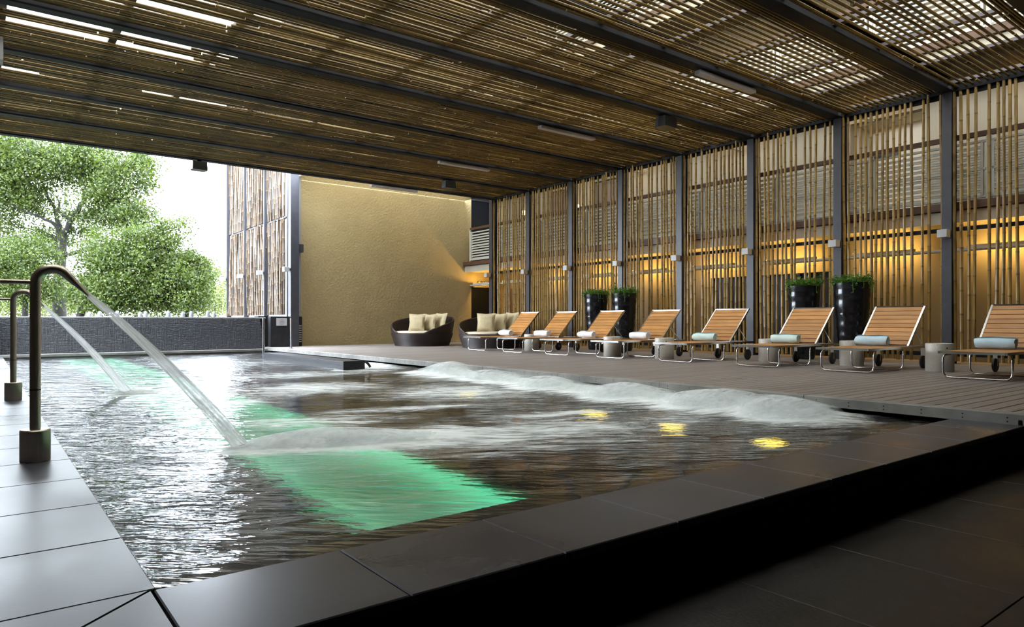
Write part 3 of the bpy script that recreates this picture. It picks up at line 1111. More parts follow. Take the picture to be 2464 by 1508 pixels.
# ------------------------------------------------------------------ building behind the screen
bw_ = empty('wall_building')
tag(bw_, 'cream painted building wall behind the bamboo screen', kind='structure')
OPEN1 = [(7.30, 10.25)]
GW_X = 14.0
OPEN2 = [(5.87, 7.37), (14.2, 15.27), (16.4, 17.36)]


def wall_with_openings(y0, y1, z0, z1, opens, ztop, X_=BLD_X):
    ys_ = [y0]
    b = MB()
    cur = y0
    for a, c in opens:
        b.box(X_, X_ + 0.2, cur, a, z0, z1)
        b.box(X_, X_ + 0.2, a, c, ztop, z1)
        cur = c
    b.box(X_, X_ + 0.2, cur, y1, z0, z1)
    return b


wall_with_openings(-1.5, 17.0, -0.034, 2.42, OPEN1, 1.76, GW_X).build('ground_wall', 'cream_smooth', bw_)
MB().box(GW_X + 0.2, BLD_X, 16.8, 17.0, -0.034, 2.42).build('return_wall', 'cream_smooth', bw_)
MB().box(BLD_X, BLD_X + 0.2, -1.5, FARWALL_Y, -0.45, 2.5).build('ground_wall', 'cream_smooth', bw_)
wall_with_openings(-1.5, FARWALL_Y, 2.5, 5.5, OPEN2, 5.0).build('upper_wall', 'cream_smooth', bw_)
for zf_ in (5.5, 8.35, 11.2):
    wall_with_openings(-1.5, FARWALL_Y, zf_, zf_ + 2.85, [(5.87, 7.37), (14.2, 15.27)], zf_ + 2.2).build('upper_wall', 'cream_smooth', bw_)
    for a, c in ((5.87, 7.37), (14.2, 15.27)):
        MB().box(BLD_X + 0.12, BLD_X + 0.18, a, c, zf_, zf_ + 2.2).build('dark_opening', 'dark_void', bw_)
for a, c in OPEN1:
    MB().box(GW_X + 0.12, GW_X + 0.18, a, c, -0.034, 1.76).build('dark_opening', 'dark_void', bw_)
    for k in range(1, 4):
        yy = a + (c - a) * k / 4
        MB().box(GW_X + 0.08, GW_X + 0.13, yy - 0.03, yy + 0.03, 0, 1.76).build('mullion', 'steel_dark', bw_)
MB().box(BLD_X - 0.03, BLD_X + 0.0, 17.2, 19.5, 0, 1.88).build('timber_door', 'brown_door', bw_)
for a, c in OPEN2[1:]:
    MB().box(BLD_X + 0.12, BLD_X + 0.18, a, c, 2.6, 5.0).build('dark_opening', 'brown_door', bw_)
# recess with louvred window
a, c = OPEN2[0]
MB().box(BLD_X + 0.9, BLD_X + 1.0, a, c, 2.6, 5.0).build('recess_wall', 'beige', bw_)
MB().box(BLD_X + 0.2, BLD_X + 1.0, a - 0.1, a, 2.6, 5.0).build('recess_wall', 'beige', bw_)
MB().box(BLD_X + 0.2, BLD_X + 1.0, c, c + 0.1, 2.6, 5.0).build('recess_wall', 'beige', bw_)
MB().box(BLD_X + 0.2, BLD_X + 1.0, a, c, 5.0, 5.06).build('recess_wall', 'beige', bw_)
MB().box(BLD_X + 0.84, BLD_X + 0.9, 6.75, 7.3, 4.35, 4.45).build('vent', 'dark_void', bw_)

# balconies with louvred balustrades
slat_panel = MB()
for k in range(10):
    z_ = 0.10 + k * 0.0875
    slat_panel.obox((0, 0, z_), (0.004, 0, -0.004), (0, 0.86, 0), (0.022, 0, 0.026))
slat_me = slat_panel.mesh('louvre_slats', 'white_paint')
fr = MB()
for z_ in (0.055, 0.52, 0.985):
    fr.box(-0.03, 0.03, -0.94, 0.94, z_ - 0.018, z_ + 0.018)
for s in (-0.88, 0.88):
    fr.box(-0.03, 0.03, s - 0.02, s + 0.02, 0.04, 1.0)
fr_me = fr.mesh('balustrade_frame', 'white_paint')
bp = MB().box(-0.035, 0.035, -0.035, 0.035, 0, 1.14).mesh('balustrade_post', 'white_paint')
for lv, zs in enumerate((2.42, 5.27, 8.12, 10.97)):
    t = empty('balcony', (BALC_X, 0, zs))
    tag(t, ['cream balcony with white louvred balustrade just behind the bamboo screen', 'second storey balcony seen through the ceiling canes',
            'third storey balcony high above the ceiling canes', 'topmost balcony high above the ceiling canes'][lv], 'balcony', 'balconies of the building')
    MB().box(0, BLD_X - BALC_X, -1.5, FARWALL_Y - 0.01, 0, 0.22).build('slab', 'cream_smooth', t)
    MB().box(-0.03, 0.0, -1.5, FARWALL_Y - 0.02, 0, 0.20).build('fascia', 'fascia_cream', t)
    MB().box(-0.10, 0.05, -1.5, FARWALL_Y - 0.02, 0.215, 0.345).build('edge_board', 'brown_wood', t)
    MB().box(-0.045, 0.045, -1.5, FARWALL_Y - 0.35, 1.42, 1.50).build('handrail', 'brown_wood', t)
    yy = FARWALL_Y - 0.35 - 0.94
    while yy > -1.5:
        f = inst('balustrade_frame', fr_me, t, (0, yy, 0.345))
        s_ = inst('louvre_slats', slat_me, f)
        s_['kind'] = 'stuff'
        inst('balustrade_post', bp, t, (0, yy + 0.94, 0.345))
        yy -= 1.92

# warm up-lights on a pipe below the first balcony
pp = empty('light_pipe', (13.58, 0, 1.97))
tag(pp, 'long pale pipe running below the lit balcony soffit', 'pipe')
MB().tube([(0, 1.0, 0), (0, FARWALL_Y - 0.02, 0)], 0.03, 10).build('pipe', 'white_paint', pp, True)
for yy in (2.0, 5.1, 7.05, 8.97, 10.92, 12.85, 14.75, 16.65):
    MB().box(-0.01, 0.41, yy - 0.015, yy + 0.015, -0.015, 0.015).build('arm', 'white_paint', pp)
UPY = [4.1, 6.1, 8.0, 9.95, 11.9, 13.8, 15.7, 17.6, 19.3]
for k, yy in enumerate(reversed(UPY)):
    t = empty('up_light', (13.68, yy, 2.0))
    tag(t, 'warm glowing tube light under the balcony, %s from the cream wall' % ordn[k], 'light', 'warm tube lights under the balcony')
    MB().box(-0.06, 0.025, -0.55, 0.55, -0.03, 0.0).box(-0.065, -0.055, -0.55, 0.55, -0.03, 0.05).box(-0.06, 0.06, -0.56, -0.54, -0.03, 0.06).box(-0.06, 0.06, 0.54, 0.56, -0.03, 0.06).build('tray', 'white_paint', t)
    MB().tube([(0.045, -0.53, 0.026), (0.045, 0.53, 0.026)], 0.016, 8).build('tube', 'uplight', t, True)
# warm lights up on the balconies
for k, (yy, zz) in enumerate(((15.9, 4.25), (18.6, 4.4))):
    t = empty('wall_sconce', (BLD_X - 0.02, yy, zz))
    tag(t, ['glowing wall lamp on the upper floor between two dark doors', 'glowing wall lamp on the upper floor close to the cream wall'][k], 'lamp', 'upper floor wall lamps')
    MB().box(-0.05, 0.02, -0.06, 0.06, -0.09, 0.09).build('back_plate', 'steel_dark', t)
    MB().lathe([(0.04, 0.10), (0.07, 0.22), (0.05, 0.24)], 12, (-0.10, 0, -0.1)).build('shade', 'sconce', t, True)
# second storey soffit tubes
for k, yy in enumerate((3.7, 6.9, 10.1, 13.3, 16.5)):
    t = empty('soffit_light', (14.4, yy, 5.0))
    tag(t, 'warm tube light under the second storey balcony, %s from the right picture edge' % ordn[k], 'light', 'warm tube lights under the second storey balcony')
    MB().box(-0.05, 0.58, -0.05, 0.05, -0.05, -0.02).build('tray', 'white_paint', t)
    MB().tube([(0, -0.5, 0.0), (0, 0.5, 0.0)], 0.018, 8).build('tube', 'soffit_tube', t, True)

# ------------------------------------------------------------------ bamboo clad outer wall, column, slate pier
FX = 6.92
wo = empty('wall_outer')
tag(wo, 'bamboo clad outer wall turning away beyond the slate wall', kind='structure')
MB().box(FX + 0.10, FX + 0.3, 19.7, 25.55, 0.5, 9.5).build('backing', 'backing_white', wo)
pale = [cane_mesh('bamboo_cane', 2.78, RNG.uniform(0.022, 0.032), 700 + k, ['bamboo_pale', 'bamboo_node'], 6, 0.4, 0.03) for k in range(10)]
for (z0_, sc_) in ((0.92, 1.0), (3.75, 1.0), (6.58, 1.0)):
    yy = 19.72
    while yy < 25.5:
        if RNG.random() > 0.1:
            o = inst('bamboo_cane', RNG.choice(pale), wo, (FX + 0.04 + RNG.uniform(-.02, .02), yy, z0_), (RNG.uniform(-.012, .012), 0, RNG.uniform(0, 6.28)))
        yy += RNG.uniform(0.058, 0.11)
for z_ in (3.72, 6.55):
    MB().box(FX + 0.06, FX + 0.1, 19.7, 25.5, z_ - 0.02, z_ + 0.02).build('rail', 'steel_dark', wo)
for yy in (21.3, 23.3, 25.3):
    MB().box(FX - 0.04, FX + 0.1, yy - 0.03, yy + 0.03, 0.5, 9.5).build('post', 'steel_dark', wo)
MB().box(FX + 0.10, FX + 0.34, 19.38, 19.60, -0.03, 9.5).build('column', 'steel_dark', wo)
MB().box(FX + 0.30, FX + 0.52, 19.5, 19.9, 2.72, 2.95).build('bracket', 'steel_dark', wo)
MB().box(FX + 0.34, FX + 0.52, 19.72, 19.76, 0.8, 9.5).build('backing', 'backing_white', wo)
MB().box(FX + 0.33, FX + 0.52, 19.62, 19.72, -0.03, 0.86).build('vent_panel', 'slate_matte', wo)
for k in range(8):
    MB().box(FX + 0.37, FX + 0.50, 19.60, 19.62, 0.12 + k * 0.065, 0.15 + k * 0.065).build('vent_slat', 'batten', wo)
for k, yy in enumerate((19.42, 21.3, 23.3, 25.3)):
    t = empty('post_light', (FX - 0.04 if k else FX + 0.10, yy, 2.2))
    tag(t, 'small grey box light on the bamboo clad outer wall, %s from the slate pier' % ordn[k], 'light', 'box lights on the outer bamboo wall')
    MB().bevbox(-0.20, -0.05, -0.08, 0.08, -0.065, 0.065, 0.006).build('lamp_box', 'box_light', t)
    MB().box(-0.05, 0.0, -0.03, 0.03, -0.03, 0.03).build('bracket', 'steel_dark', t)

# water wall at the far end of the pool
ww = empty('water_wall', (0, 19.62, 0))
tag(ww, 'low dark slate wall with water running down behind the pool', 'wall')
b = MB()
b.add([(0.2, 0, -0.1), (6.40, 0, -0.1), (6.22, 0.0, 0.80), (0.2, 0.0, 0.80), (0.2, 0.25, -0.1), (6.42, 0.25, -0.1), (6.24, 0.25, 0.80), (0.2, 0.25, 0.80)],
      [(0, 1, 2, 3), (5, 4, 7, 6), (4, 0, 3, 7), (1, 5, 6, 2), (3, 2, 6, 7), (4, 5, 1, 0)])
b.build('wet_face', 'wet_wall', ww)
MB().bevbox(0.2, 6.40, 0.03, 0.34, 0.80, 0.835, 0.006).build('cap', 'deck_edge', ww)
MB().box(6.2, 6.48, 0.06, 0.4, -0.1, 0.87).build('end_pier', 'slate_matte', ww)
o = MB().box(0.2, 6.4, -0.33, 0.0, -0.13, -0.045).build('foot_ledge', 'deck_edge', ww)
pr = empty('slate_pier', (6.46, 19.42, 0))
tag(pr, 'black slate pier with a paper notice beside the bamboo wall', 'pier')
MB().box(0.0, 0.54, 0.02, 0.26, 0.0, 0.86).build('upper_slab', 'slate_matte', pr)
MB().box(0.0, 0.54, 0.0, 0.02, 0.0, 0.42).build('face_slab', 'slate_matte', pr)
MB().box(0.0, 0.54, 0.0, 0.02, 0.424, 0.86).build('face_slab', 'slate_matte', pr)
sn = empty('notice', (6.62, 19.415, 0.60))
tag(sn, 'grey paper notice on the black slate pier', 'sign')
MB().box(0, 0.30, -0.006, 0.0, 0, 0.21).build('sheet', 'paper', sn)
for k, (a, c) in enumerate(((0.12, 0.19), (0.08, 0.23), (0.09, 0.22), (0.08, 0.235), (0.10, 0.21))):
    MB().box(a, c, -0.008, -0.0062, 0.16 - k * 0.03, 0.17 - k * 0.03).build('text_line', 'ink', sn)
pa = MB().box(-3.0, 0.22, 19.3, 19.7, -0.3, 0.88).build('parapet', 'slate_matte')
tag(pa, 'plain dark slate parapet at the left end of the water wall', 'wall')

# ------------------------------------------------------------------ black slotted duct, hand rails
du = empty('overflow_duct', (4.96, 11.15, 0.045))
tag(du, 'long black ribbed trough floating at the deck side of the pool', 'trough')
MB().box(0.0, 0.36, 0, 4.2, -0.26, -0.03).build('body', 'black_plastic', du)
for k in range(5):
    MB().box(-0.012, 0.0, 0.02, 4.2, -0.10 + k * 0.018, -0.09 + k * 0.018).build('rib', 'steel_dark', du)
MB().box(-0.01, 0.37, 0.0, 4.2, -0.03, -0.015).build('lid', 'steel_dark', du)
MB().box(-0.02, 0.38, -0.03, 0.0, -0.26, -0.012).build('end_plate', 'black_plastic', du)
MB().tube(fillet([(0.36, 0.2, -0.05), (0.5, 0.15, -0.04), (0.56, 0.12, -0.14)], 0.08), 0.022, 8).build('outlet_pipe', 'rubber', du, True)
for k, (x_, y_, zb) in enumerate(((5.60, 17.35, -0.7), (6.58, 18.15, 0.0))):
    o = empty('grab_pole', (x_, y_, zb))
    tag(o, ['upright steel grab pole standing in the water by the trough', 'upright steel grab pole at the deck corner'][k], 'pole', 'grab poles')
    MB().tube([(0, 0, 0), (0, 0, 0.80 - zb)], 0.026, 12).build('pole', 'rail_steel', o, True)
    MB().lathe([(0.05, 0), (0.05, 0.012), (0.03, 0.016)], 14).build('flange', 'rail_steel', o, True)

# ------------------------------------------------------------------ steel water spouts and their jets


def spout(loc, lab):
    t = empty('water_spout', loc)
    tag(t, lab, 'water spout', 'steel water spouts')
    MB().lathe([(0.072, 0.0), (0.075, 0.004), (0.075, 0.176), (0.070, 0.182), (0.0275, 0.182)], 28).build('base_drum', 'steel', t, True)
    pts = [(0, 0, 0.17), (0, 0, 0.42), (0, 0, 0.70), (0, 0, 1.02)]
    rs = [0.027, 0.027, 0.027, 0.027]
    fl = [1, 1, 1, 1]
    # arch
    R_ = 0.085
    for k in range(1, 9):
        a_ = math.pi - k / 8 * math.radians(128)
        pts.append((R_ + R_ * math.cos(a_), -0.15 * k / 40, 1.02 + R_ * math.sin(a_)))
        rs.append(0.027); fl.append(1)
    e = Vector(pts[-1]); dr = (Vector((0.26, -0.035, 0.955)) - e)
    for k in range(1, 6):
        q = k / 5
        pts.append(tuple(e + dr * q)); rs.append(0.027 + (0.030 - 0.027) * q - 0.013 * q * q); fl.append(1 - 0.62 * q)
    MB().tube(pts, rs, 16, flat=fl).build('pipe', 'steel', t, True)
    MB().lathe([(0.029, 0), (0.029, 0.006)], 16, (0, 0, 0.405)).build('joint_ring', 'black_plastic', t, True)
    MB().tube([(0.0, 0, 1.025), (-1.12, 0.02, 1.025)], 0.013, 10).build('stay_bar', 'steel', t, True)
    MB().box(-1.16, -1.11, -0.03, 0.07, -0.26, 1.06).build('stay_post', 'steel_dark', t)
    return t


spout((0.255, 4.81, COPE_Z), 'tall curved steel water spout nearest the camera on the slate coping')
spout((0.275, 8.66, COPE_Z), 'curved steel water spout standing farther along the slate coping')


def jet(a, b, lab, sag=0.07, r0=0.016, r1=0.05):
    a = Vector(a); b = Vector(b)
    L = (b - a).length
    root = empty('water_jet', a)
    d = (b - a)
    root.rotation_euler = d.to_track_quat('Z', 'Y').to_euler()
    up_l = d.to_track_quat('Z', 'Y').inverted() @ Vector((0, 0, 1))
    pts, rs = [], []
    for k in range(25):
        q = k / 24
        pts.append(Vector((0, 0, L * q)) + up_l * (sag * 4 * q * (1 - q)))
        rs.append(r0 + (r1 - r0) * q ** 0.8)
    MB().tube(pts, rs, 14, caps=False).build('jet_spray', 'jet', root, True)
    tag(root, lab, 'water jet', kind='stuff')
    return root


jet((0.51, 4.775, 0.878), (1.37, 4.63, -0.12), 'white water jet from the near steel spout', 0.05)
jet((0.53, 8.625, 0.878), (1.36, 8.95, -0.12), 'white water jet from the farther steel spout', 0.05)
# splash cloud where the near jet lands


def splash(cx_, cy_, sx, sy, hz, seed, lab, layers=3):
    root = None
    for k in range(layers):
        nx, ny = 44, 30
        xs_ = np.linspace(-1, 1, nx); ys_ = np.linspace(-1, 1, ny)
        XX, YY = np.meshgrid(xs_, ys_, indexing='ij')
        rr = np.sqrt(XX ** 2 + YY ** 2)
        base = np.clip(1 - rr ** 2, 0, 1)
        lump = 0.85 + 0.7 * fbm(XX * 2 + 20, YY * 1.5 + 20, seed + k, 2)
        hh = hz * (0.45 + 0.28 * k) * base * lump * (1.0 - 0.45 * XX)
        ang = -0.25
        wx = cx_ + (XX * sx) * math.cos(ang) - YY * sy * math.sin(ang)
        wy = cy_ + (XX * sx) * math.sin(ang) + YY * sy * math.cos(ang)
        den = sstep(0.0, 0.55, base) * (0.75 - 0.18 * k) * (1 - 0.5 * sstep(-0.2, 1, XX))
        co = np.stack([wx, wy, WATER_Z + 0.01 + hh], -1).reshape(-1, 3)
        idx = np.arange(nx * ny).reshape(nx, ny)
        q = np.stack([idx[:-1, :-1], idx[1:, :-1], idx[1:, 1:], idx[:-1, 1:]], -1).reshape(-1, 4)
        me = bpy.data.meshes.new('splash')
        me.from_pydata(co.tolist(), [], q.tolist())
        a = me.attributes.new('foam', 'FLOAT', 'POINT')
        a.data.foreach_set('value', den.ravel().astype(np.float32))
        me.materials.append(M['froth'])
        me.polygons.foreach_set('use_smooth', [True] * len(q))
        if root is None:
            root = inst('splash', me)
            tag(root, lab, 'splash', kind='stuff')
        else:
            inst('spray_layer', me, root)


splash(2.02, 4.48, 0.82, 0.27, 0.11, 80, 'white splash where the near jet hits the water')
splash(1.42, 8.95, 0.32, 0.14, 0.07, 90, 'small white splash where the farther jet hits the water', 2)

# ------------------------------------------------------------------ sun loungers


def make_lounger():
    t = empty('sun_lounger')
    W = 0.36
    SZ = 0.335
    # seat frame
    f = MB()
    for s in (-1, 1):
        f.box(0.0, 2.02, s * W - 0.015, s * W + 0.015, SZ - 0.02, SZ + 0.012)
    f.box(0.0, 0.03, -W, W, SZ - 0.02, SZ + 0.012)
    f.box(1.99, 2.02, -W, W, SZ - 0.02, SZ + 0.012)
    f.box(1.22, 1.25, -W, W, SZ - 0.02, SZ + 0.005)
    f.build('seat_frame', 'chrome', t)
    n = 12
    sm = MB().bevbox(0, 0.092, -W + 0.018, W - 0.018, 0, 0.016, 0.003).mesh('seat_slat', 'teak')
    for k in range(n):
        inst('seat_slat', sm, t, (0.035 + k * 0.0985, 0, SZ - 0.004))
    # u shaped legs
    for xx in (0.16, 1.06):
        hw = W + 0.015
        pts = fillet([(xx + 0.10, -hw + 0.05, SZ - 0.035), (xx, -hw, SZ - 0.045), (xx, -hw, 0.013), (xx, hw, 0.013), (xx, hw, SZ - 0.045), (xx + 0.10, hw - 0.05, SZ - 0.035)], 0.085, 6)
        MB().tube(pts, 0.0125, 10).build('leg', 'chrome', t, True)
    # back rest
    ang = math.radians(45.5)
    bl = 0.845
    hx, hz = 1.26, SZ + 0.012
    ux, uz = math.cos(ang), math.sin(ang)
    bf_ = MB()
    for s in (-1, 1):
        a_ = Vector((hx, s * W, hz)); b_ = Vector((hx + ux * bl, s * W, hz + uz * bl))
        bf_.bar(a_, b_, 0.026, 0.03)
    for q in (0.0, bl):
        bf_.bar((hx + ux * q, -W - 0.012, hz + uz * q), (hx + ux * q, W + 0.012, hz + uz * q), 0.026, 0.026)
    back = bf_.build('back_frame', 'chrome', t)
    n = 9
    for k in range(n):
        q = 0.022 + (k + 0.5) * (bl - 0.04) / n
        hwid = (bl - 0.04) / n / 2 - 0.006
        MB().obox((hx + ux * q - uz * 0.004, 0, hz + uz * q + ux * 0.004), (ux * hwid, 0, uz * hwid), (0, W - 0.014, 0), (-uz * 0.008, 0, ux * 0.008)).build('back_slat', 'teak', t)
    for s in (-1, 1):
        p0 = Vector((hx + ux * 0.42, s * (W - 0.03), hz + uz * 0.42 - 0.02))
        MB().tube([p0, (1.86, s * (W - 0.03), SZ - 0.005)], 0.007, 6).build('prop', 'chrome', t, True)
        # wheels
        wl = MB()
        prof = [(0.02, -0.018), (0.088, -0.020), (0.10, -0.012), (0.10, 0.012), (0.088, 0.020), (0.02, 0.018)]
        nn = 20
        vs_ = []; fs_ = []
        for r_, yy_ in prof:
            for k in range(nn):
                a_ = 2 * math.pi * k / nn
                vs_.append((1.86 + r_ * math.cos(a_), s * (W - 0.03) + yy_, 0.10 + r_ * math.sin(a_)))
        for i_ in range(len(prof) - 1):
            for k in range(nn):
                l_ = (k + 1) % nn
                fs_.append((i_ * nn + k, i_ * nn + l_, (i_ + 1) * nn + l_, (i_ + 1) * nn + k))
        fs_.append(tuple(range(nn))); fs_.append(tuple((len(prof) - 1) * nn + k for k in range(nn)))
        wl.add(vs_, fs_)
        wh = wl.build('wheel', 'rubber', t, True)
        MB().box(1.85, 1.87, s * (W - 0.03) - 0.028, s * (W - 0.03) + 0.028, 0.09, SZ - 0.02).build('fork', 'chrome', wh)
    return t


LY = [14.03, 12.59, 11.05, 9.49, 7.89, 6.26, 4.84, 3.23]
proto = make_lounger()


def towel_mesh(mat, seed):
    """rolled towel: a spiral section pushed along the roll, soft and a little lumpy"""
    rg = random.Random(seed)
    nsp, nl = 64, 14
    L = 0.46
    mb = MB()
    vs_ = []
    for j in range(nl + 1):
        yv = -L / 2 + L * j / nl
        for i_ in range(nsp):
            q = i_ / (nsp - 1)
            a_ = q * math.pi * 2 * 3.2
            r_ = 0.018 + 0.068 * q
            r_ *= 1 + 0.05 * math.sin(3 * a_ + yv * 20 + seed) * q
            e_ = 1 - 0.12 * (abs(yv) / (L / 2)) ** 6
            r_ *= e_
            zz = r_ * math.sin(a_) + 0.083
            vs_.append((1.15 * r_ * math.cos(a_), yv + 0.006 * math.sin(a_ * 2 + seed), max(zz * 1, 0.002)))
    fs_ = []
    for j in range(nl):
        for i_ in range(nsp - 1):
            fs_.append((j * nsp + i_, j * nsp + i_ + 1, (j + 1) * nsp + i_ + 1, (j + 1) * nsp + i_))
    mb.add(vs_, fs_)
    # end discs close the roll
    for j, yv in ((0, -L / 2 + 0.004), (nl, L / 2 - 0.004)):
        nn = 24
        mb.add([(0, yv, 0.076)] + [(0.070 * math.cos(2 * math.pi * k / nn), yv, 0.075 + 0.064 * math.sin(2 * math.pi * k / nn)) for k in range(nn)],
               [(0, k + 1, (k + 1) % nn + 1) for k in range(nn)])
    me = mb.mesh('rolled_towel', mat, True)
    return me


tw = ['towel_white', 'towel_white', 'towel_white', 'towel_white', 'towel_mint', 'towel_mint', 'towel_blue', 'towel_blue']
twn = ['white', 'white', 'white', 'white', 'pale mint', 'pale mint', 'pale blue', 'pale blue']
for k, yy in enumerate(LY):
    o = proto if k == 0 else copy_tree(proto)
    o.location = (9.59, yy, 0)
    tag(o, 'teak slat sun lounger on chrome legs, %s in the row from the wicker daybeds' % ordn[k], 'sun lounger', 'teak sun loungers on the deck')
    q = inst('rolled_towel', towel_mesh(tw[k], k * 3 + 1), None, (9.59 + 1.13, yy + 0.10, 0.349), (0, 0, RNG.uniform(-.06, .06)))
    tag(q, 'rolled %s towel on the %s lounger from the wicker daybeds' % (twn[k], ordn[k]), 'towel', 'rolled towels on the loungers')

# ------------------------------------------------------------------ concrete drum side tables
drum = MB().lathe([(0.178, 0.0), (0.182, 0.006), (0.182, 0.395), (0.176, 0.404), (0.166, 0.406), (0.160, 0.398), (0.0, 0.397)], 32, cap1=False).mesh('drum', 'concrete', True)
spots = [(10.85, 13.25), (10.42, 10.07), (10.42, 8.69), (11.30, 7.02), (11.28, 5.52), (10.97, 4.10)]
for k, (x_, y_) in enumerate(spots):
    t = empty('drum_table', (x_, y_, 0))
    tag(t, 'speckled grey concrete drum table between loungers, %s from the wicker daybeds' % ordn[k], 'side table', 'concrete drum tables')
    inst('drum_body', drum, t)
    MB().add([(0.0, 0.0, 0.0)] + [(0.012 * math.cos(a), 0, 0.012 * math.sin(a)) for a in [j * math.pi / 4 for j in range(8)]],
             [(0, j + 1, (j + 1) % 8 + 1) for j in range(8)]).build('finger_hole', 'black_plastic', t, loc=(-0.118, -0.1415, 0.34)).rotation_euler = (0, 0, -0.69)

# ------------------------------------------------------------------ black glazed pots with plants


def make_pot(x_, y_, lab, seed, H=1.40, rt=0.305, rb=0.185):
    rg = random.Random(seed)
    t = empty('planter_pot', (x_, y_, 0))
    tag(t, lab, 'planter', 'tall black planter pots')
    prof = [(rb * 0.96, 0.0), (rb, 0.02)]
    for k in range(1, 41):
        q = k / 40
        r_ = rb + (rt - rb) * (q ** 0.72)
        r_ += 0.0045 * math.sin(q * 46) * (1 if q < 0.97 else 0)
        if abs(q - 0.66) < 0.02: r_ += 0.008
        prof.append((r_, 0.02 + q * (H - 0.02)))
    prof += [(rt - 0.018, H + 0.004), (rt - 0.035, H - 0.03), (rt - 0.04, H - 0.07)]
    MB().lathe(prof, 36, cap1=False).build('pot_body', 'glaze', t, True)
    MB().lathe([(rt - 0.05, H - 0.08), (rt - 0.06, H - 0.06), (0.02, H - 0.05)], 20).build('soil', 'soil', t, True)
    lv = MB()
    st = MB()
    for k in range(150):
        a_ = rg.uniform(0, 6.283)
        rr = rt * math.sqrt(rg.random()) * 1.18
        hang = rr > rt * 0.98 and rg.random() < 0.35
        base = Vector((rr * 0.75 * math.cos(a_), rr * 0.75 * math.sin(a_), H - 0.05))
        tip = Vector((rr * math.cos(a_) * 1.05, rr * math.sin(a_) * 1.05, H + (rg.uniform(-0.22, 0.0) if hang else rg.uniform(0.03, 0.15) + (0.10 if rg.random() < 0.05 else 0))))
        if hang:
            mid = Vector((rt * 1.08 * math.cos(a_), rt * 1.08 * math.sin(a_), H + 0.05))
            tip = Vector((rt * 1.13 * math.cos(a_), rt * 1.13 * math.sin(a_), tip.z))
            st.tube([base, mid, tip], 0.003, 4)
        else:
            st.tube([base, (base + tip) / 2 + Vector((0, 0, .02)), tip], 0.003, 4)
        for j in range(4):
            p = base.lerp(tip, 0.45 + 0.18 * j) if not hang else mid.lerp(tip, j / 3)
            d_ = Vector((rg.uniform(-1, 1), rg.uniform(-1, 1), rg.uniform(-0.4, 0.6))).normalized()
            s_ = d_.cross(Vector((0.2, 0.1, 1))).normalized()
            l_ = rg.uniform(0.035, 0.065); w_ = l_ * 0.36
            up = Vector((0, 0, 0.01))
            lv.add([p, p + d_ * l_ * .5 + s_ * w_ + up, p + d_ * l_, p + d_ * l_ * .5 - s_ * w_ + up], [(0, 1, 2, 3)])
    fo = lv.build('foliage', 'pot_leaf', t)
    fo['kind'] = 'stuff'
    s_ = st.build('stems', 'pot_leaf', t)
    s_['kind'] = 'stuff'
    return t


make_pot(12.48, 12.64, 'tall black glazed pot of greenery, far pot of the pair behind the third lounger', 1)
make_pot(12.48, 11.66, 'tall black glazed pot of greenery, near pot of the pair behind the third lounger', 2)
make_pot(12.48, 7.02, 'tall black glazed pot of greenery behind the sixth lounger, partly hidden', 3, 1.39)
make_pot(12.48, 6.10, 'tall black glazed pot of greenery behind the seventh lounger, tallest in view', 4, 1.41, 0.315, 0.195)

# ------------------------------------------------------------------ round wicker daybeds and cushions


def cushion_mesh(s=0.46, th=0.16, seed=0):
    n = 10
    rg = random.Random(seed)
    vs_, fs_ = [], []
    for side in (1, -1):
        for i_ in range(n + 1):
            for j in range(n + 1):
                u = -1 + 2 * i_ / n; v = -1 + 2 * j / n
                puff = (max(0, (1 - u * u)) * max(0, (1 - v * v))) ** 0.42
                pin = 1 - 0.10 * (1 - abs(u * v)) * max(abs(u), abs(v)) ** 3
                w_ = 0.012 * math.sin(5 * u + 3 * v + seed) * puff
                vs_.append((u * s / 2 * pin, side * (puff * th / 2 + w_ * 0.5), v * s / 2 * pin))
    for sd in (0, 1):
        o_ = sd * (n + 1) ** 2
        for i_ in range(n):
            for j in range(n):
                a_ = o_ + i_ * (n + 1) + j
                q = (a_, a_ + 1, a_ + n + 2, a_ + n + 1)
                fs_.append(q if sd else q[::-1])
    return MB().add(vs_, fs_).mesh('cushion', 'cushion', True)


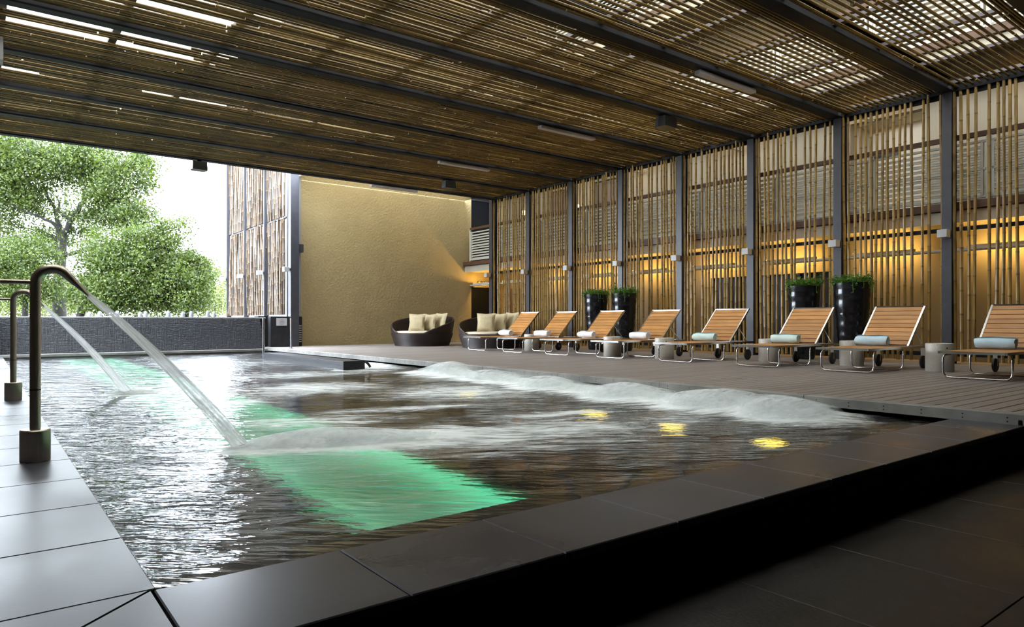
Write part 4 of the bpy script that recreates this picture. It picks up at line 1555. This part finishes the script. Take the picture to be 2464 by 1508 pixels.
def daybed(loc, face, lab, cushlabs):
    """face: direction (radians) the low open side looks to"""
    t = empty('daybed', loc, face)
    tag(t, lab, 'daybed', 'round wicker daybeds')
    n = 72
    # base drum flaring upwards, with upright ribs
    prof = [(0.80, 0.0), (0.80, 0.015), (0.84, 0.12), (0.89, 0.28), (0.915, 0.36), (0.90, 0.375), (0.86, 0.375)]
    b = MB()
    vs_, fs_ = [], []
    for r_, z_ in prof:
        for k in range(n * 2):
            a_ = 2 * math.pi * k / (n * 2)
            rib = 0.006 if k % 2 else -0.006
            # rises towards the back
            up = 0.0
            vs_.append(((r_ + rib) * math.cos(a_), (r_ + rib) * math.sin(a_), z_))
    m_ = n * 2
    for i_ in range(len(prof) - 1):
        for k in range(m_):
            l_ = (k + 1) % m_
            fs_.append((i_ * m_ + k, i_ * m_ + l_, (i_ + 1) * m_ + l_, (i_ + 1) * m_ + k))
    b.add(vs_, fs_)
    b.add([(0.86 * math.cos(2 * math.pi * k / 40), 0.86 * math.sin(2 * math.pi * k / 40), 0.345) for k in range(40)], [tuple(range(40))])
    b.build('base', 'wicker', t, True)
    # curved back shell
    bb = MB()
    cols = 64
    vs_, fs_ = [], []
    span = math.radians(300)
    for k in range(cols + 1):
        q = k / cols
        a_ = math.pi - span / 2 + span * q
        hh = 0.40 + 0.50 * (math.sin(math.pi * q) ** 0.85)
        rib = 0.004 if k % 2 else -0.004
        ro0, ro1 = 0.885 + rib, 0.885 + 0.17 * (hh - 0.34) + rib
        th = 0.055
        for (r_, z_) in ((ro0, 0.33), ((ro0 + ro1) / 2 + 0.01, 0.33 + (hh - 0.33) * .5), (ro1, hh - 0.02), (ro1 - th * .5, hh), (ro1 - th, hh - 0.02), (ro0 - th, 0.33)):
            vs_.append((r_ * math.cos(a_), r_ * math.sin(a_), z_))
    for k in range(cols):
        for j in range(5):
            fs_.append((k * 6 + j, k * 6 + j + 1, (k + 1) * 6 + j + 1, (k + 1) * 6 + j))
    fs_.append((0, 5, 4, 3, 2, 1)); fs_.append(tuple(cols * 6 + j for j in range(6)))
    bb.add(vs_, fs_)
    bb.build('back_shell', 'wicker', t, True)
    # seat pad
    MB().lathe([(0.60, 0.35), (0.77, 0.355), (0.80, 0.385), (0.785, 0.42), (0.70, 0.435), (0.1, 0.44)], 48).build('seat_pad', 'pad', t, True)
    # cushions are things of their own
    Rz = Matrix.Rotation(face, 4, 'Z')
    lay = [(-0.42, -0.36, 0.64, 20, 0.54), (-0.45, 0.38, 0.64, -28, 0.56), (-0.24, 0.10, 0.63, -12, 0.53), (0.03, -0.16, 0.62, 8, 0.50)]
    for k, (cx_, cy_, cz_, yaw_, s_) in enumerate(lay):
        me = cushion_mesh(s_, 0.17, k)
        p = Rz @ Vector((cx_, cy_, 0))
        o = inst('cushion', me, None, (loc[0] + p.x, loc[1] + p.y, loc[2] + 0.44 + s_ / 2 * 0.94))
        o.rotation_euler = (Matrix.Rotation(face + math.radians(90 + yaw_), 3, 'Z') @ Matrix.Rotation(math.radians(-14), 3, 'X')).to_euler()
        tag(o, cushlabs[k], 'cushion', 'beige daybed cushions')


FACE = math.radians(205)
daybed((10.48, 17.95, 0), FACE + 0.15, 'round dark wicker daybed in front of the cream wall, standing clear of the loungers',
       ['beige cushion at the high rear of the daybed in front of the cream wall', 'beige cushion against the low rim end of the daybed by the cream wall',
        'beige cushion standing behind the foremost one on the daybed by the cream wall', 'foremost beige cushion on the daybed by the cream wall'])
daybed((11.22, 15.42, 0), FACE + 0.1, 'round dark wicker daybed partly hidden by the first sun lounger',
       ['beige cushion at the high rear of the daybed behind the first lounger', 'beige cushion against the low rim end of the daybed behind the first lounger',
        'beige cushion standing behind the foremost one on the daybed behind the first lounger', 'foremost beige cushion on the daybed behind the first lounger'])

# ------------------------------------------------------------------ garden beyond the water wall
gr = MB().box(-60, 6.9, 20.2, 120, -1.3, -1.2).box(-60, 40, -30, 20.2, -1.6, -1.5).box(6.9, 40, 20.2, 60, -1.6, -1.5).build('ground', 'lawn')  # lower slabs added under pool and building to stop sky light from below
tag(gr, 'lawn beyond the slate wall, with slabs added beneath the building against sky light', kind='structure')


def foliage_mesh(name, clumps, n, leaf, seed, mat):
    """leaf blades scattered in soft clumps: clumps = [(centre, radius_xyz, weight)]"""
    rs = np.random.RandomState(seed)
    wts = np.array([c[2] for c in clumps], float)
    cnt = rs.multinomial(n, wts / wts.sum())
    P = []
    for (c, r, w_), k in zip(clumps, cnt):
        # sub-clumps give the crown its broken outline
        ns = max(4, int(k / 90))
        dirs = rs.normal(size=(ns, 3)); dirs /= np.linalg.norm(dirs, axis=1)[:, None]
        rad = rs.rand(ns) ** 0.45
        sub = dirs * rad[:, None]
        which = rs.randint(0, ns, k)
        off = rs.normal(size=(k, 3)) * 0.20
        pts = (sub[which] + off) * np.array(r) + np.array(c)
        P.append(pts)
    P = np.concatenate(P)
    k = len(P)
    d = rs.normal(size=(k, 3)); d /= np.linalg.norm(d, axis=1)[:, None]
    e = rs.normal(size=(k, 3)); e -= d * (d * e).sum(1)[:, None]; e /= np.linalg.norm(e, axis=1)[:, None]
    L = leaf * rs.uniform(0.7, 1.35, k)[:, None]
    Wd = L * 0.28
    v = np.stack([P - d * L / 2, P + e * Wd, P + d * L / 2, P - e * Wd], 1).reshape(-1, 3)
    me = bpy.data.meshes.new(name)
    me.vertices.add(len(v)); me.vertices.foreach_set('co', v.ravel().astype(np.float32))
    me.loops.add(k * 4); me.loops.foreach_set('vertex_index', np.arange(k * 4, dtype=np.int32))
    me.polygons.add(k); me.polygons.foreach_set('loop_start', (np.arange(k) * 4).astype(np.int32))
    me.update(calc_edges=True)
    me.materials.append(M[mat])
    return me


def tree(lab, d, trunk, branches, clumps, n, leaf, seed, mat='leaf', group='garden trees beyond the slate wall'):
    """trunk / branches: polylines of (u, v, dd, radius) seen from the lens, placed at distance d + dd"""
    base = at(trunk[0][0], HORIZON, d)
    t = empty('garden_tree', (base.x, base.y, -1.2))
    tag(t, lab, 'tree', group)
    inv = Vector((base.x, base.y, -1.2))

    def poly(pl):
        return [at(u, v, d + dd) - inv for (u, v, dd, r) in pl], [r for (_, _, _, r) in pl]
    p, r = poly(trunk)
    p = [Vector((p[0].x, p[0].y, 0.0))] + p
    r = [r[0] * 1.25] + r
    MB().tube(p, r, 10).build('trunk', 'bark', t, True)
    for bpl in branches:
        p, r = poly(bpl)
        # slight wobble between given points
        q, rr = [], []
        for i_ in range(len(p) - 1):
            for s in range(4):
                f = s / 4
                q.append(p[i_].lerp(p[i_ + 1], f) + Vector((RNG.uniform(-.05, .05), RNG.uniform(-.05, .05), RNG.uniform(-.05, .05))))
                rr.append(r[i_] * (1 - f) + r[i_ + 1] * f)
        q.append(p[-1]); rr.append(r[-1])
        MB().tube(q, rr, 7).build('branch', 'bark', t, True)
    cl = []
    for (u, v, dd, ru, rv, rd, w_) in clumps:
        c = at(u, v, d + dd) - inv
        px = (d + dd) / FPX
        cl.append((tuple(c), (ru * px * 1.12, rd * 1.1, rv * px * 1.12), w_))
    o = inst('foliage', foliage_mesh('foliage', cl, n, leaf, seed, mat), t)
    o['kind'] = 'stuff'
    return t


tree('tall spreading tree with forked dark trunk beyond the slate wall', 31.0,
     [(143, 770, 0, .30), (142, 690, 0, .26), (146, 620, 0, .22), (150, 560, 0, .19)],
     [[(147, 600, 0, .15), (140, 540, .3, .11), (132, 500, .6, .085), (105, 450, 1.0, .05), (85, 400, 1.2, .02)],
      [(148, 570, 0, .15), (172, 530, -.3, .12), (192, 500, -.5, .10), (205, 470, -.6, .085), (232, 470, -.8, .05), (290, 480, -1.0, .02)],
      [(205, 475, -.6, .07), (200, 440, -.4, .055), (196, 405, -.4, .03), (200, 370, 0, .015)],
      [(225, 470, -.7, .05), (250, 440, -1, .035), (268, 415, -1.2, .015)],
      [(145, 610, 0, .09), (165, 610, .2, .08), (200, 600, .2, .06), (240, 580, .3, .02)],
      [(150, 565, 0, .10), (120, 530, -.4, .07), (70, 510, -.8, .04), (20, 490, -1, .015)],
      [(140, 575, 0, .09), (95, 555, .3, .06), (40, 545, .5, .025)],
      [(175, 530, -.3, .07), (145, 510, .2, .07), (138, 480, .5, .03)],
      [(150, 617, 0, .10), (205, 600, -.8, .07), (240, 585, -1.2, .03)]],
     [(60, 400, 0, 70, 70, 1.8, 1.1), (150, 385, 0, 90, 55, 2.0, 1.6), (220, 400, .3, 70, 60, 1.8, 1.4), (290, 430, -.5, 70, 70, 1.6, 1.1),
      (340, 430, -.5, 38, 55, 1.2, .35), (30, 470, 0, 60, 60, 1.6, .9), (255, 500, -.6, 70, 45, 1.5, .9), (300, 520, -.8, 60, 40, 1.3, .7), (95, 470, .5, 70, 45, 1.5, .6),
      (330, 385, -.5, 30, 25, 1.0, .2), (20, 350, 0, 40, 30, 1.2, .35), (-60, 430, 0, 80, 80, 1.8, 1.2), (30, 555, .5, 60, 40, 1.4, .5), (110, 585, .8, 60, 30, 1.4, .35), (190, 555, .8, 60, 35, 1.4, .45), (0, 400, 0, 50, 60, 1.5, .7)],
     66000, 0.12, 1)
tree('broad leafy tree low beyond the slate wall, right of the forked trunk', 27.5,
     [(190, 770, 0, .16), (200, 735, 0, .14), (235, 705, 0, .11)],
     [[(235, 705, 0, .08), (290, 700, -.3, .05), (330, 680, -.4, .02)], [(270, 745, 0, .12), (310, 710, .2, .09), (345, 680, .3, .06), (380, 640, .4, .02)],
      [(310, 710, .2, .06), (370, 715, 0, .04), (410, 700, 0, .015)], [(330, 600, .2, .05), (400, 560, .3, .03), (450, 540, .3, .012)]],
     [(250, 620, 0, 70, 55, 1.5, 1.0), (320, 640, 0, 75, 60, 1.6, 1.3), (300, 700, 0, 110, 50, 1.6, 1.5), (380, 610, 0, 60, 45, 1.2, .7),
      (420, 550, 0, 45, 40, 1.0, .25), (340, 570, 0, 60, 30, 1.2, .35), (400, 690, 0, 60, 55, 1.4, .9), (240, 700, .5, 60, 40, 1.3, .5)],
     48000, 0.105, 2)
tree('rounded bushy tree beyond the slate wall, next to the bamboo clad wall', 29.0,
     [(450, 770, 0, .10), (452, 720, 0, .08)], [[(452, 720, 0, .06), (470, 680, 0, .03), (480, 650, 0, .012)], [(452, 720, 0, .06), (430, 690, 0, .03), (420, 650, 0, .012)]],
     [(450, 670, 0, 55, 55, 1.3, 1.2), (480, 690, 0, 32, 48, 1.0, .6), (430, 725, 0, 60, 30, 1.2, .6), (470, 625, 0, 30, 25, .9, .3)],
     20000, 0.092, 3)
tree('dark leafy tree low at the left picture edge behind the water spouts', 28.0,
     [(60, 770, 0, .12), (62, 700, 0, .09)], [[(62, 700, 0, .06), (80, 650, 0, .03), (90, 610, 0, .012)], [(62, 700, 0, .06), (30, 650, 0, .03), (10, 620, 0, .012)]],
     [(60, 610, 0, 70, 40, 1.4, 1.0), (20, 660, 0, 60, 60, 1.4, 1.0), (90, 680, 0, 60, 50, 1.4, .8), (-60, 640, 0, 80, 80, 1.5, .8)],
     26000, 0.095, 4)
tree('pale leafed tree farthest away behind the other trees', 48.0,
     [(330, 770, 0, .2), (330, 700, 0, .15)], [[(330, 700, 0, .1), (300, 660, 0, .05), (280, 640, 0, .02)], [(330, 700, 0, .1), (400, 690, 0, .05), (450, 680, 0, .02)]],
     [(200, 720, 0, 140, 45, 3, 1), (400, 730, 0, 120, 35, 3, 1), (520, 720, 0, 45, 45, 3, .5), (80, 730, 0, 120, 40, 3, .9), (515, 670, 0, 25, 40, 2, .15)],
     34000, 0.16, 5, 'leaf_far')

pk = MB().lathe([(0.05, 0), (0.055, 0.1), (0.055, 2.1), (0.045, 2.17), (0.02, 2.21)], 12).mesh('fence_post', 'white_post', True)
FU = (215, 240, 282, 337, 350, 405, 440, 460, 500, 515)
for k, u in enumerate(FU):
    p = at(u, HORIZON, 20.2)
    o = inst('fence_post', pk, None, (p.x, max(p.y, 20.6), -1.2))
    o.scale = (1.1, 1.1, 1.0 + 0.006 * (k % 3))
    tag(o, 'white round topped garden post behind the slate wall, %s from the left' % (ordn + ['tenth'])[k], 'post', 'white garden posts')

# ------------------------------------------------------------------ added walls out of view that keep sky light out
wn = MB().box(13.5, 13.7, -5.6, 1.72, FLOOR_Z - 0.2, 5.0).build('wall_near_blocker', 'dark_blocker')  # unseen, added to stop sky light leaking in from the right
tag(wn, 'unseen dark wall added at the near end of the lower floor to block sky light', kind='structure')
wl = MB().box(-1.6, -1.4, -5.6, 17.7, FLOOR_Z - 0.2, 5.0).build('wall_left_blocker', 'dark_blocker')  # unseen, added to shut out the bright sky on this side
tag(wl, 'unseen dark side wall added on the left to block sky light', kind='structure')
wb = MB().box(-3.0, 13.5, -5.6, -5.3, FLOOR_Z - 0.2, 6.0).build('wall_back_blocker', 'dark_blocker')  # unseen, added so the near floor stays dark
tag(wb, 'unseen dark wall added behind the near floor to keep it dim', kind='structure')
